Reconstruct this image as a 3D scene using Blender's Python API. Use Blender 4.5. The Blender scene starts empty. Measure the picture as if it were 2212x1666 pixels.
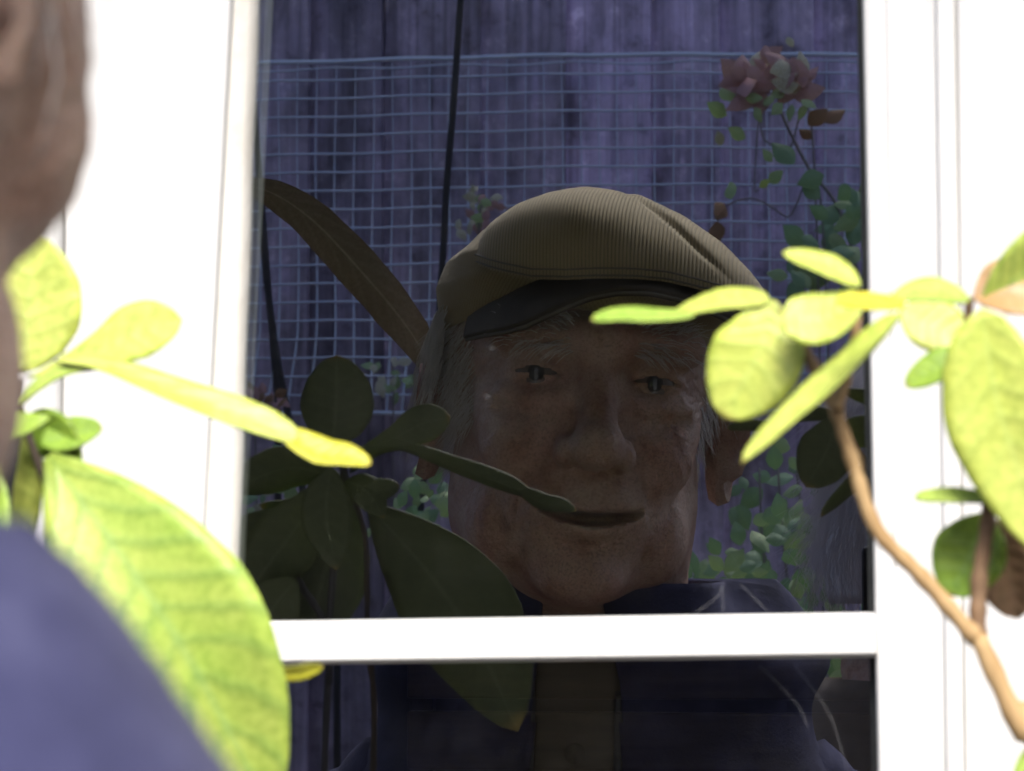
import bpy, bmesh, math, random
import numpy as np
from mathutils import Vector, Matrix

random.seed(7); np.random.seed(7)
PI = math.pi
S = bpy.context.scene
COL = S.collection

# ------------------------------------------------------------------ camera
CAM = Vector((0.0, -1.0, 1.5))
FPX, CU, CV = 6521.0, 1106.0, 833.0          # focal length and centre in a 2212 x 1666 frame
cd = bpy.data.cameras.new('camera'); cam = bpy.data.objects.new('camera', cd); COL.objects.link(cam)
cd.sensor_fit = 'HORIZONTAL'; cd.sensor_width = 36.0; cd.lens = FPX / 2212.0 * 36.0
cd.clip_start = 0.01; cd.clip_end = 500.0
cam.location = CAM
cam.rotation_euler = (math.radians(90 + 3.896), 0, math.radians(7.90))
cd.dof.use_dof = True; cd.dof.focus_distance = 1.80; cd.dof.aperture_fstop = 30.0
S.camera = cam
RC = cam.rotation_euler.to_matrix()

# ------------------------------------------------------------------ sky, sun, exposure
SUN_EL, SUN_AZ = math.radians(49), math.radians(166)      # azimuth clockwise from +Y: behind the camera
w = bpy.data.worlds.new('World'); S.world = w; w.use_nodes = True
wn = w.node_tree.nodes; wl = w.node_tree.links; wn.clear()
wo = wn.new('ShaderNodeOutputWorld'); wb = wn.new('ShaderNodeBackground'); ws = wn.new('ShaderNodeTexSky')
ws.sky_type = 'NISHITA'; ws.sun_disc = False; ws.sun_elevation = SUN_EL; ws.sun_rotation = SUN_AZ
ws.dust_density = 4.0
wb.inputs['Strength'].default_value = 0.15
wl.new(ws.outputs[0], wb.inputs[0]); wl.new(wb.outputs[0], wo.inputs[0])
sl = bpy.data.lights.new('sun', 'SUN'); so = bpy.data.objects.new('sun', sl); COL.objects.link(so)
sl.energy = 2.1; sl.angle = math.radians(24); sl.color = (1.0, 0.97, 0.91)
sdir = Vector((math.sin(SUN_AZ) * math.cos(SUN_EL), math.cos(SUN_AZ) * math.cos(SUN_EL), math.sin(SUN_EL)))
so.rotation_euler = sdir.to_track_quat('Z', 'Y').to_euler(); so.location = sdir * 20
S.view_settings.view_transform = 'Standard'; S.view_settings.look = 'None'
S.view_settings.exposure = 1.30; S.view_settings.gamma = 1.0; S.view_settings.use_curve_mapping = False
S.render.engine = 'CYCLES'
S.cycles.use_denoising = True
S.cycles.max_bounces = 10; S.cycles.transparent_max_bounces = 12; S.cycles.glossy_bounces = 6
S.cycles.caustics_reflective = False; S.cycles.caustics_refractive = False

# ------------------------------------------------------------------ helpers
def ray(u, v):
    d = RC @ Vector(((u - CU) / FPX, (CV - v) / FPX, -1.0))
    return d
def at(u, v, d):
    """point d metres outside the glass (plane y = 0), on the line of sight through u, v"""
    r = ray(u, v); t = (-d - CAM.y) / r.y
    return CAM + r * t
def mirrored(u, v, d):
    """point d metres outside the glass, whose mirror image in the glass lies on the line of sight"""
    r = ray(u, v); t = (d - CAM.y) / r.y
    p = CAM + r * t
    return Vector((p.x, -p.y, p.z))

def link(o, parent=None):
    COL.objects.link(o)
    if parent is not None:
        o.parent = parent
    return o
def tag(o, label=None, cat=None, group=None, kind=None):
    if label: o['label'] = label
    if cat: o['category'] = cat
    if group: o['group'] = group
    if kind: o['kind'] = kind
    return o
def thing(name, label, cat, group=None):
    return tag(link(bpy.data.objects.new(name, None)), label, cat, group)
def mesh_obj(name, verts, faces, mat, parent=None, smooth=True):
    me = bpy.data.meshes.new(name)
    me.from_pydata([tuple(v) for v in verts], [], [tuple(f) for f in faces])
    if smooth: me.polygons.foreach_set('use_smooth', [True] * len(me.polygons))
    me.update()
    if mat: me.materials.append(mat)
    return link(bpy.data.objects.new(name, me), parent)
def box(name, x0, x1, y0, y1, z0, z1, mat, parent=None, bev=0.0015):
    bm = bmesh.new(); bmesh.ops.create_cube(bm, size=1.0)
    for v in bm.verts:
        v.co = Vector(((x0 + x1) / 2 + v.co.x * (x1 - x0), (y0 + y1) / 2 + v.co.y * (y1 - y0), (z0 + z1) / 2 + v.co.z * (z1 - z0)))
    if bev: bmesh.ops.bevel(bm, geom=bm.edges[:], offset=bev, segments=2, profile=0.5, affect='EDGES')
    me = bpy.data.meshes.new(name); bm.to_mesh(me); bm.free()
    if mat: me.materials.append(mat)
    return link(bpy.data.objects.new(name, me), parent)
def prism(name, profile, za, zb, mat, parent=None, bev=0.0008):
    """profile: (x, y) points anticlockwise at z = za / zb; two profiles allowed"""
    n = len(profile[0])
    vs = [(x, y, za) for x, y in profile[0]] + [(x, y, zb) for x, y in profile[1]]
    fs = [[i, (i + 1) % n, n + (i + 1) % n, n + i] for i in range(n)] + [list(range(n))[::-1], list(range(n, 2 * n))]
    bm = bmesh.new(); bv = [bm.verts.new(v) for v in vs]
    for f in fs: bm.faces.new([bv[i] for i in f])
    bmesh.ops.recalc_face_normals(bm, faces=bm.faces[:])
    if bev: bmesh.ops.bevel(bm, geom=bm.edges[:], offset=bev, segments=2, profile=0.5, affect='EDGES')
    me = bpy.data.meshes.new(name); bm.to_mesh(me); bm.free(); me.materials.append(mat)
    return link(bpy.data.objects.new(name, me), parent)
def tube_geo(pts, radii, seg=8, verts=None, faces=None):
    verts = [] if verts is None else verts; faces = [] if faces is None else faces
    base = len(verts); n = len(pts); pts = [Vector(p) for p in pts]
    up = Vector((0.13, 0.71, 0.37)).normalized()
    for i in range(n):
        t = (pts[min(i + 1, n - 1)] - pts[max(i - 1, 0)]).normalized()
        a = t.cross(up)
        if a.length < 1e-3: a = t.cross(Vector((1, 0, 0)))
        a.normalize(); b = t.cross(a)
        r = radii[i] if hasattr(radii, '__len__') else radii
        for k in range(seg):
            th = 2 * PI * k / seg
            verts.append(pts[i] + (a * math.cos(th) + b * math.sin(th)) * r)
    for i in range(n - 1):
        for k in range(seg):
            k2 = (k + 1) % seg
            faces.append((base + i * seg + k, base + i * seg + k2, base + (i + 1) * seg + k2, base + (i + 1) * seg + k))
    faces.append(tuple(base + k for k in range(seg))[::-1]); faces.append(tuple(base + (n - 1) * seg + k for k in range(seg)))
    return verts, faces
def tube(name, pts, radii, mat, parent=None, seg=8):
    v, f = tube_geo(pts, radii, seg); return mesh_obj(name, v, f, mat, parent)
def smooth_path(pts, n=6):
    pts = [Vector(p) for p in pts]; out = []
    P = [pts[0] * 2 - pts[1]] + pts + [pts[-1] * 2 - pts[-2]]
    for i in range(1, len(P) - 2):
        for k in range(n):
            t = k / n; a, b, c, d = P[i - 1], P[i], P[i + 1], P[i + 2]
            out.append(0.5 * ((2 * b) + (c - a) * t + (2 * a - 5 * b + 4 * c - d) * t * t + (3 * b - 3 * c + d - a) * t ** 3))
    out.append(pts[-1]); return out

# ------------------------------------------------------------------ materials
def new_mat(name, base=(0.5, 0.5, 0.5), rough=0.6, spec=0.4):
    m = bpy.data.materials.new(name); m.use_nodes = True
    b = m.node_tree.nodes['Principled BSDF']
    b.inputs['Base Color'].default_value = (*base, 1); b.inputs['Roughness'].default_value = rough
    b.inputs['Specular IOR Level'].default_value = spec
    return m, m.node_tree.nodes, m.node_tree.links, b
def noise(n, l, scale, detail=4, rough=0.55, coord=None, mapscale=None, kind='Object'):
    t = n.new('ShaderNodeTexNoise'); t.inputs['Scale'].default_value = scale
    t.inputs['Detail'].default_value = detail; t.inputs['Roughness'].default_value = rough
    if coord is None:
        coord = n.new('ShaderNodeTexCoord').outputs[kind]
    if mapscale:
        mp = n.new('ShaderNodeMapping'); mp.inputs['Scale'].default_value = mapscale
        l.new(coord, mp.inputs['Vector']); coord = mp.outputs[0]
    l.new(coord, t.inputs['Vector']); return t
def ramp(n, l, src, stops):
    r = n.new('ShaderNodeValToRGB'); e = r.color_ramp.elements
    while len(e) > 1: e.remove(e[-1])
    e[0].position = stops[0][0]; e[0].color = (*stops[0][1], 1)
    for p, c in stops[1:]:
        k = e.new(p); k.color = (*c, 1)
    l.new(src, r.inputs[0]); return r
def bump(n, l, b, src, strength=0.3, dist=0.001):
    k = n.new('ShaderNodeBump'); k.inputs['Strength'].default_value = strength; k.inputs['Distance'].default_value = dist
    l.new(src, k.inputs['Height']); l.new(k.outputs[0], b.inputs['Normal'])
def math_node(n, l, op, a, b=None, c=None):
    k = n.new('ShaderNodeMath'); k.operation = op
    for i, x in enumerate((a, b, c)):
        if x is None: continue
        if isinstance(x, (int, float)): k.inputs[i].default_value = x
        else: l.new(x, k.inputs[i])
    return k.outputs[0]
def mix_col(n, l, fac, a, b, mode='MIX'):
    k = n.new('ShaderNodeMix'); k.data_type = 'RGBA'; k.blend_type = mode
    for i, x in ((0, fac), (6, a), (7, b)):
        if isinstance(x, (int, float)): k.inputs[i].default_value = x
        elif isinstance(x, tuple): k.inputs[i].default_value = (*x, 1)
        else: l.new(x, k.inputs[i])
    return k.outputs[2]

def simple(name, c0, c1, scale, rough=0.6, bmp=0.0, bdist=0.001, spec=0.3, mapscale=None, detail=5):
    m, n, l, b = new_mat(name, c0, rough, spec)
    t = noise(n, l, scale, detail, mapscale=mapscale)
    r = ramp(n, l, t.outputs['Fac'], [(0.3, c0), (0.7, c1)])
    l.new(r.outputs[0], b.inputs['Base Color'])
    if bmp: bump(n, l, b, t.outputs['Fac'], bmp, bdist)
    return m

M = {}
# white paint, slightly soiled
m, n, l, b = new_mat('white_paint', (0.70, 0.70, 0.685), 0.42, 0.4)
t = noise(n, l, 9, 6, 0.65, mapscale=(3, 1, 0.6)); r = ramp(n, l, t.outputs['Fac'], [(0.25, (0.60, 0.60, 0.58)), (0.5, (0.71, 0.71, 0.70))])
l.new(r.outputs[0], b.inputs['Base Color']); t2 = noise(n, l, 160, 3, mapscale=(1, 1, 0.1)); bump(n, l, b, t2.outputs['Fac'], 0.08, 0.0006); M['paint'] = m
m, n, l, b = new_mat('cream_sealant', (0.76, 0.74, 0.68), 0.6, 0.3)
t = noise(n, l, 60, 6, 0.7); r = ramp(n, l, t.outputs['Fac'], [(0.28, (0.68, 0.65, 0.58)), (0.55, (0.79, 0.77, 0.71))])
l.new(r.outputs[0], b.inputs['Base Color']); bump(n, l, b, t.outputs['Fac'], 0.5, 0.0012); M['sealant'] = m
M['gasket'] = simple('black_gasket', (0.02, 0.022, 0.022), (0.035, 0.037, 0.036), 80, 0.6)
# window glass: a clear sheet that mirrors part of the light, with a little dust
m = bpy.data.materials.new('window_glass'); m.use_nodes = True; n, l = m.node_tree.nodes, m.node_tree.links; n.clear()
out = n.new('ShaderNodeOutputMaterial'); tr = n.new('ShaderNodeBsdfTransparent'); gl = n.new('ShaderNodeBsdfGlossy'); df = n.new('ShaderNodeBsdfDiffuse')
tr.inputs[0].default_value = (0.86, 0.90, 0.88, 1); gl.inputs['Color'].default_value = (0.88, 0.92, 1.0, 1); gl.inputs['Roughness'].default_value = 0.0
df.inputs[0].default_value = (0.6, 0.6, 0.58, 1)
mx = n.new('ShaderNodeMixShader'); mx.inputs[0].default_value = 0.32; l.new(tr.outputs[0], mx.inputs[1]); l.new(gl.outputs[0], mx.inputs[2])
tc = n.new('ShaderNodeTexCoord')
vor = n.new('ShaderNodeTexVoronoi'); vor.inputs['Scale'].default_value = 55; l.new(tc.outputs['Object'], vor.inputs['Vector'])
spot = n.new('ShaderNodeMapRange'); spot.inputs[1].default_value = 0.055; spot.inputs[2].default_value = 0.015; l.new(vor.outputs['Distance'], spot.inputs[0])
vc = n.new('ShaderNodeSeparateColor'); l.new(vor.outputs['Color'], vc.inputs[0])
pick = math_node(n, l, 'GREATER_THAN', vc.outputs[0], 0.86)
dust = math_node(n, l, 'MULTIPLY', spot.outputs[0], pick)
n1 = noise(n, l, 22, 6, 0.7, coord=tc.outputs['Object']); film = n.new('ShaderNodeMapRange'); film.inputs[1].default_value = 0.5; film.inputs[2].default_value = 0.85
film.inputs[3].default_value = 0.001; film.inputs[4].default_value = 0.014; l.new(n1.outputs['Fac'], film.inputs[0])
fac = math_node(n, l, 'ADD', math_node(n, l, 'MULTIPLY', dust, 0.14), film.outputs[0])
fac = math_node(n, l, 'MINIMUM', fac, 0.2)
mx2 = n.new('ShaderNodeMixShader'); l.new(fac, mx2.inputs[0]); l.new(mx.outputs[0], mx2.inputs[1]); l.new(df.outputs[0], mx2.inputs[2])
l.new(mx2.outputs[0], out.inputs[0]); M['glass'] = m
m = bpy.data.materials.new('clear_glass'); m.use_nodes = True; n, l = m.node_tree.nodes, m.node_tree.links; n.clear()
out = n.new('ShaderNodeOutputMaterial'); tr = n.new('ShaderNodeBsdfTransparent'); tr.inputs[0].default_value = (0.93, 0.95, 0.94, 1); l.new(tr.outputs[0], out.inputs[0]); M['clear'] = m

# weathered fence wood
m, n, l, b = new_mat('weathered_wood', (0.25, 0.24, 0.28), 0.85, 0.15)
tc = n.new('ShaderNodeTexCoord'); oi = n.new('ShaderNodeObjectInfo')
add = n.new('ShaderNodeVectorMath'); add.operation = 'ADD'; l.new(tc.outputs['Object'], add.inputs[0])
cx = n.new('ShaderNodeCombineXYZ'); l.new(math_node(n, l, 'MULTIPLY', oi.outputs['Random'], 37.0), cx.inputs[0]); l.new(math_node(n, l, 'MULTIPLY', oi.outputs['Random'], 91.0), cx.inputs[2])
l.new(cx.outputs[0], add.inputs[1])
g = noise(n, l, 1.0, 6, 0.6, coord=add.outputs[0], mapscale=(120, 120, 2.6))
g2 = noise(n, l, 1.0, 5, 0.6, coord=add.outputs[0], mapscale=(17, 17, 6.5))
g3 = noise(n, l, 30, 6, 0.7, coord=add.outputs[0])
c1 = ramp(n, l, g.outputs['Fac'], [(0.25, (0.22, 0.19, 0.24)), (0.5, (0.50, 0.43, 0.545)), (0.75, (0.68, 0.58, 0.74))])
c2 = ramp(n, l, g2.outputs['Fac'], [(0.32, (0.38, 0.38, 0.38)), (0.46, (0.85, 0.85, 0.86)), (0.7, (1.35, 1.30, 1.38))])
c3 = ramp(n, l, g3.outputs['Fac'], [(0.30, (0.42, 0.42, 0.42)), (0.44, (0.90, 0.90, 0.90)), (0.58, (1.05, 1.05, 1.03)), (0.68, (1.6, 1.6, 1.45))])
cc = mix_col(n, l, 1.0, mix_col(n, l, 1.0, c1.outputs[0], c2.outputs[0], 'MULTIPLY'), c3.outputs[0], 'MULTIPLY')
rv = ramp(n, l, oi.outputs['Random'], [(0.0, (0.58, 0.58, 0.60)), (0.5, (1.05, 1.03, 1.05)), (1.0, (1.6, 1.52, 1.66))])
cc = mix_col(n, l, 1.0, cc, rv.outputs[0], 'MULTIPLY')
l.new(cc, b.inputs['Base Color']); bump(n, l, b, g.outputs['Fac'], 0.6, 0.002); M['fence'] = m
M['wire'] = simple('galvanised_wire', (0.66, 0.76, 0.98), (0.78, 0.86, 1.0), 30, 0.5, spec=0.5)
M['cane'] = simple('dark_cane', (0.025, 0.024, 0.028), (0.05, 0.048, 0.05), 30, 0.6)

def leaf_mat(name, blade, edge, vein, trans=0.28, patch=None, nv=7.0, veinw=0.35, rough=0.42, spots=0.5):
    """UV: u across (-1..1 mapped to 0..1), v along the leaf"""
    m, n, l, b = new_mat(name, blade, rough, 0.35)
    uv = n.new('ShaderNodeUVMap').outputs[0]; sp = n.new('ShaderNodeSeparateXYZ'); l.new(uv, sp.inputs[0])
    oc = n.new('ShaderNodeTexCoord').outputs['Object']
    s = math_node(n, l, 'ABSOLUTE', math_node(n, l, 'SUBTRACT', math_node(n, l, 'MULTIPLY', sp.outputs[0], 2.0), 1.0))
    wob = noise(n, l, 38, 5, 0.65, coord=oc).outputs['Fac']
    ph = math_node(n, l, 'ADD', math_node(n, l, 'MULTIPLY', math_node(n, l, 'SUBTRACT', sp.outputs[1], math_node(n, l, 'MULTIPLY', s, 0.16)), nv), math_node(n, l, 'MULTIPLY', wob, 0.9))
    fr = math_node(n, l, 'ABSOLUTE', math_node(n, l, 'SUBTRACT', math_node(n, l, 'FRACT', ph), 0.5))
    vb = n.new('ShaderNodeMapRange'); vb.interpolation_type = 'SMOOTHSTEP'; vb.inputs[1].default_value = 0.30; vb.inputs[2].default_value = 0.0; vb.inputs[4].default_value = veinw; l.new(fr, vb.inputs[0])
    mb = n.new('ShaderNodeMapRange'); mb.interpolation_type = 'SMOOTHSTEP'; mb.inputs[1].default_value = 0.09; mb.inputs[2].default_value = 0.0; mb.inputs[4].default_value = 0.45; l.new(s, mb.inputs[0])
    t = noise(n, l, 70, 6, 0.65, coord=oc)
    tb = noise(n, l, 22, 4, 0.6, coord=oc)
    c = mix_col(n, l, ramp(n, l, tb.outputs['Fac'], [(0.35, (0, 0, 0)), (0.65, (1, 1, 1))]).outputs[0], blade, patch or edge)
    eb = n.new('ShaderNodeMapRange'); eb.inputs[1].default_value = 0.75; eb.inputs[2].default_value = 1.0; eb.inputs[4].default_value = 0.6; l.new(s, eb.inputs[0])
    c = mix_col(n, l, eb.outputs[0], c, edge)
    c = mix_col(n, l, vb.outputs[0], c, vein); c = mix_col(n, l, mb.outputs[0], c, tuple(min(1, x * 1.15 + 0.05) for x in vein))
    fine = noise(n, l, 420, 3, 0.6, coord=oc)
    c = mix_col(n, l, 1.0, c, ramp(n, l, fine.outputs['Fac'], [(0.35, (0.80, 0.84, 0.72)), (0.6, (1.06, 1.05, 1.0))]).outputs[0], 'MULTIPLY')
    tipb = n.new('ShaderNodeMapRange'); tipb.interpolation_type = 'SMOOTHSTEP'; tipb.inputs[1].default_value = 0.93; tipb.inputs[2].default_value = 1.0; tipb.inputs[4].default_value = 0.6; l.new(math_node(n, l, 'ADD', sp.outputs[1], math_node(n, l, 'MULTIPLY', math_node(n, l, 'SUBTRACT', wob, 0.5), 0.12)), tipb.inputs[0])
    c = mix_col(n, l, tipb.outputs[0], c, (0.30, 0.20, 0.05))
    sptx = noise(n, l, 190, 4, 0.6, coord=oc)
    sr = ramp(n, l, sptx.outputs['Fac'], [(0.68, (0, 0, 0)), (0.78, (spots, spots, spots))])
    c = mix_col(n, l, sr.outputs[0], c, tuple(x * 0.35 for x in blade))
    l.new(c, b.inputs['Base Color'])
    hb = math_node(n, l, 'ADD', math_node(n, l, 'MULTIPLY', vb.outputs[0], -0.5), math_node(n, l, 'MULTIPLY', t.outputs['Fac'], 0.5))
    bump(n, l, b, hb, 0.5, 0.0012)
    tl = n.new('ShaderNodeBsdfTranslucent'); l.new(mix_col(n, l, 1.0, c, (0.75, 0.95, 0.5), 'MULTIPLY'), tl.inputs[0])
    mx = n.new('ShaderNodeMixShader'); mx.inputs[0].default_value = trans
    out = n['Material Output']; l.new(b.outputs[0], mx.inputs[1]); l.new(tl.outputs[0], mx.inputs[2]); l.new(mx.outputs[0], out.inputs[0])
    return m
M['leaf_yellow'] = leaf_mat('yellow_green_leaf', (0.47, 0.56, 0.11), (0.44, 0.54, 0.06), (0.38, 0.48, 0.11), 0.14, (0.56, 0.60, 0.17), veinw=0.4)
M['leaf_lime'] = leaf_mat('lime_leaf', (0.27, 0.41, 0.065), (0.38, 0.51, 0.08), (0.17, 0.30, 0.07), 0.12, (0.43, 0.51, 0.12), nv=9, veinw=0.45)
M['leaf_green'] = leaf_mat('green_leaf', (0.17, 0.31, 0.035), (0.26, 0.40, 0.05), (0.12, 0.24, 0.05), 0.10, (0.30, 0.42, 0.06), veinw=0.3)
M['leaf_golden'] = leaf_mat('golden_leaf', (0.58, 0.52, 0.04), (0.52, 0.52, 0.05), (0.5, 0.5, 0.1), 0.10)
M['leaf_tan'] = leaf_mat('tan_dry_leaf', (0.45, 0.25, 0.10), (0.55, 0.36, 0.18), (0.35, 0.22, 0.10), 0.08, (0.36, 0.23, 0.13))
M['leaf_brown'] = leaf_mat('brown_dry_leaf', (0.27, 0.20, 0.165), (0.22, 0.15, 0.13), (0.52, 0.45, 0.40), 0.03, (0.19, 0.155, 0.12), nv=11, veinw=0.10, rough=0.8, spots=0.7)
M['leaf_dry'] = leaf_mat('dull_brown_leaf', (0.23, 0.14, 0.085), (0.28, 0.18, 0.11), (0.19, 0.12, 0.08), 0.06, rough=0.7)
M['bush_leaf'] = leaf_mat('blue_green_bush_leaf', (0.20, 0.34, 0.19), (0.24, 0.38, 0.20), (0.30, 0.42, 0.24), 0.2, (0.26, 0.40, 0.28), nv=6, rough=0.6)
M['bush_leaf2'] = leaf_mat('pale_green_bush_leaf', (0.38, 0.50, 0.24), (0.44, 0.52, 0.24), (0.45, 0.52, 0.30), 0.2, (0.33, 0.46, 0.28), nv=6, rough=0.6)
M['petal'] = leaf_mat('faded_pink_petal', (0.44, 0.25, 0.25), (0.48, 0.32, 0.25), (0.34, 0.18, 0.18), 0.12, (0.52, 0.28, 0.36), rough=0.7)
M['petal_pale'] = leaf_mat('dried_pale_petal', (0.72, 0.68, 0.60), (0.76, 0.74, 0.68), (0.3, 0.24, 0.2), 0.12, (0.36, 0.34, 0.22), rough=0.7)
M['red_leaf'] = leaf_mat('dull_red_leaf', (0.34, 0.13, 0.09), (0.36, 0.20, 0.11), (0.17, 0.07, 0.05), 0.10, (0.20, 0.16, 0.07), rough=0.7)
M['under'] = leaf_mat('shaded_leaf_underside', (0.080, 0.096, 0.040), (0.095, 0.11, 0.045), (0.10, 0.12, 0.06), 0.0, (0.055, 0.068, 0.030), veinw=0.3, rough=0.6)  # colour darkened for the shade on leaf backs facing the glass
M['stem'] = simple('tan_bark', (0.30, 0.19, 0.085), (0.46, 0.32, 0.16), 120, 0.75, 0.8, 0.0015, mapscale=(1, 1, 0.5))
M['stem_dark'] = simple('brown_bark', (0.16, 0.10, 0.06), (0.24, 0.15, 0.085), 120, 0.75, 0.8, 0.0015)
M['stem_grey'] = simple('grey_stem', (0.20, 0.18, 0.19), (0.28, 0.25, 0.25), 60, 0.8)

# skin
m, n, l, b = new_mat('skin', (0.45, 0.27, 0.2), 0.5, 0.35)
oc = n.new('ShaderNodeTexCoord').outputs['Object']
t = noise(n, l, 22, 5, 0.6, coord=oc); t2 = noise(n, l, 220, 4, 0.6, coord=oc); t3 = noise(n, l, 60, 3, coord=oc)
c = ramp(n, l, t.outputs['Fac'], [(0.3, (0.50, 0.375, 0.29)), (0.5, (0.46, 0.31, 0.245)), (0.68, (0.43, 0.235, 0.195))])
c2 = ramp(n, l, t3.outputs['Fac'], [(0.42, (1, 1, 1)), (0.58, (0.90, 0.82, 0.76)), (0.72, (0.62, 0.50, 0.44))])
t4 = noise(n, l, 700, 3, 0.7, coord=oc); c4 = ramp(n, l, t4.outputs['Fac'], [(0.36, (0.66, 0.64, 0.64)), (0.52, (1.0, 1.0, 1.0)), (0.68, (1.08, 1.06, 1.04))])
l.new(mix_col(n, l, 1.0, mix_col(n, l, 1.0, c.outputs[0], c2.outputs[0], 'MULTIPLY'), c4.outputs[0], 'MULTIPLY'), b.inputs['Base Color']); bump(n, l, b, t2.outputs['Fac'], 1.0, 0.0022)
b.inputs['Subsurface Weight'].default_value = 0.15; b.inputs['Subsurface Radius'].default_value = (1.0, 0.35, 0.2); b.inputs['Subsurface Scale'].default_value = 0.004
M['skin'] = m
M['eye'] = simple('shaded_eye_white', (0.13, 0.11, 0.10), (0.17, 0.15, 0.14), 30, 0.12, spec=0.6)  # eye white darkened in colour for the shade between the lids
M['iris'] = simple('iris', (0.02, 0.025, 0.03), (0.04, 0.045, 0.05), 300, 0.1, spec=0.6)
M['hair'] = simple('white_hair', (0.55, 0.54, 0.52), (0.72, 0.71, 0.69), 50, 0.45, spec=0.4)
M['hair2'] = simple('silver_hair', (0.88, 0.86, 0.90), (0.95, 0.93, 0.97), 50, 0.4, spec=0.4)
n, l = M['hair2'].node_tree.nodes, M['hair2'].node_tree.links
tl = n.new('ShaderNodeBsdfTranslucent'); tl.inputs[0].default_value = (0.88, 0.86, 0.92, 1); mx = n.new('ShaderNodeMixShader'); mx.inputs[0].default_value = 0.12
l.new(n['Principled BSDF'].outputs[0], mx.inputs[1]); l.new(tl.outputs[0], mx.inputs[2]); l.new(mx.outputs[0], n['Material Output'].inputs[0])
m, n, l, b = new_mat('olive_corduroy', (0.25, 0.22, 0.15), 0.9, 0.1)
oc = n.new('ShaderNodeTexCoord').outputs['Object']
t = noise(n, l, 14, 4, 0.6, coord=oc); t2 = noise(n, l, 900, 2, 0.5, coord=oc)
c = ramp(n, l, t.outputs['Fac'], [(0.3, (0.30, 0.235, 0.12)), (0.6, (0.36, 0.295, 0.16))])
cv = n.new('ShaderNodeAttribute'); cv.attribute_name = 'wale'
dk = ramp(n, l, cv.outputs['Fac'], [(0.0, (0.34, 0.32, 0.29)), (0.75, (1.0, 1.0, 1.0))])
l.new(mix_col(n, l, 1.0, c.outputs[0], dk.outputs[0], 'MULTIPLY'), b.inputs['Base Color']); bump(n, l, b, t2.outputs['Fac'], 0.5, 0.0006)
b.inputs['Sheen Weight'].default_value = 0.25; M['cord'] = m
M['cord_shaded'] = simple('shaded_visor_cloth', (0.055, 0.045, 0.030), (0.080, 0.066, 0.045), 90, 0.9, 0.4)  # cap cloth darkened in colour for the shade below the crown
M['thread'] = simple('seam_thread', (0.11, 0.10, 0.08), (0.15, 0.14, 0.11), 200, 0.8)
m, n, l, b = new_mat('blue_fleece', (0.13, 0.13, 0.30), 0.95, 0.1)
oc = n.new('ShaderNodeTexCoord').outputs['Object']
t = noise(n, l, 26, 6, 0.65, coord=oc); t2 = noise(n, l, 500, 3, 0.6, coord=oc)
c = ramp(n, l, t.outputs['Fac'], [(0.34, (0.018, 0.020, 0.050)), (0.5, (0.036, 0.038, 0.088)), (0.66, (0.062, 0.065, 0.130))]); l.new(c.outputs[0], b.inputs['Base Color'])
bump(n, l, b, t2.outputs['Fac'], 0.6, 0.0015); b.inputs['Sheen Weight'].default_value = 0.05; M['fleece'] = m
M['shirt'] = simple('beige_shirt', (0.10, 0.088, 0.072), (0.14, 0.12, 0.098), 60, 0.9, 0.3)
M['zip'] = simple('dark_zip', (0.05, 0.05, 0.055), (0.08, 0.08, 0.085), 400, 0.4)
M['trousers'] = simple('dark_trousers', (0.05, 0.05, 0.06), (0.08, 0.075, 0.085), 60, 0.9, 0.3)
M['shoe'] = simple('brown_shoe', (0.05, 0.03, 0.02), (0.08, 0.05, 0.03), 40, 0.4)
M['coat'] = simple('brown_coat', (0.16, 0.125, 0.10), (0.22, 0.18, 0.15), 50, 0.95, 0.4)
M['black'] = simple('black_plastic', (0.012, 0.012, 0.013), (0.02, 0.02, 0.021), 90, 0.4)
M['lens'] = simple('lens_glass', (0.01, 0.01, 0.015), (0.015, 0.015, 0.02), 90, 0.05, spec=0.8)
M['soil'] = simple('garden_soil', (0.035, 0.026, 0.018), (0.085, 0.062, 0.042), 5, 0.95, 0.8, 0.03)
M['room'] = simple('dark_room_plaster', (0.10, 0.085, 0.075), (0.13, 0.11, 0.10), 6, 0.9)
M['cladding'] = simple('low_bounce_cladding', (0.035, 0.028, 0.022), (0.06, 0.048, 0.04), 8, 0.7, mapscale=(1, 1, 14))  # unseen boards made dark to cut light bounced onto the face
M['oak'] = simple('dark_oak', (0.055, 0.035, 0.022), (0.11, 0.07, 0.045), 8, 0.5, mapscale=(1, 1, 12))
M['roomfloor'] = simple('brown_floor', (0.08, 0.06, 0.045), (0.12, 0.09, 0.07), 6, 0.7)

# ------------------------------------------------------------------ ground
def ground_sheet():
    nx = 90; xs = np.concatenate([-np.geomspace(300, 6, 14), np.linspace(-5, 5, 61), np.geomspace(6, 300, 14)])
    ys = np.concatenate([-np.geomspace(300, 6, 14), np.linspace(-5, 5, 61), np.geomspace(6, 300, 14)])
    V = []; F = []
    for y in ys:
        for x in xs:
            h = 0.012 * (math.sin(x * 3.1 + y) + math.sin(y * 2.3 - x * 1.7)) if abs(x) < 5 and abs(y) < 5 else 0
            V.append((x, y, h - 0.02))
    k = len(xs)
    for j in range(len(ys) - 1):
        for i in range(k - 1): F.append((j * k + i, j * k + i + 1, (j + 1) * k + i + 1, (j + 1) * k + i))
    o = mesh_obj('ground', V, F, M['soil']); tag(o, kind='structure'); return o
ground_sheet()

# ------------------------------------------------------------------ window and house wall
def wx(u, y=0.0): return at(u, 1277, -y).x
def wz(v, y=0.0): return at(2013, v, -y).z
WZ0, WZ1 = 1.12, 2.02                       # glazed opening, bottom and top
win = thing('window', 'white painted window with one narrow glazed light between broad jambs', 'window')
FR = -0.014                                   # front face of the sash
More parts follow.
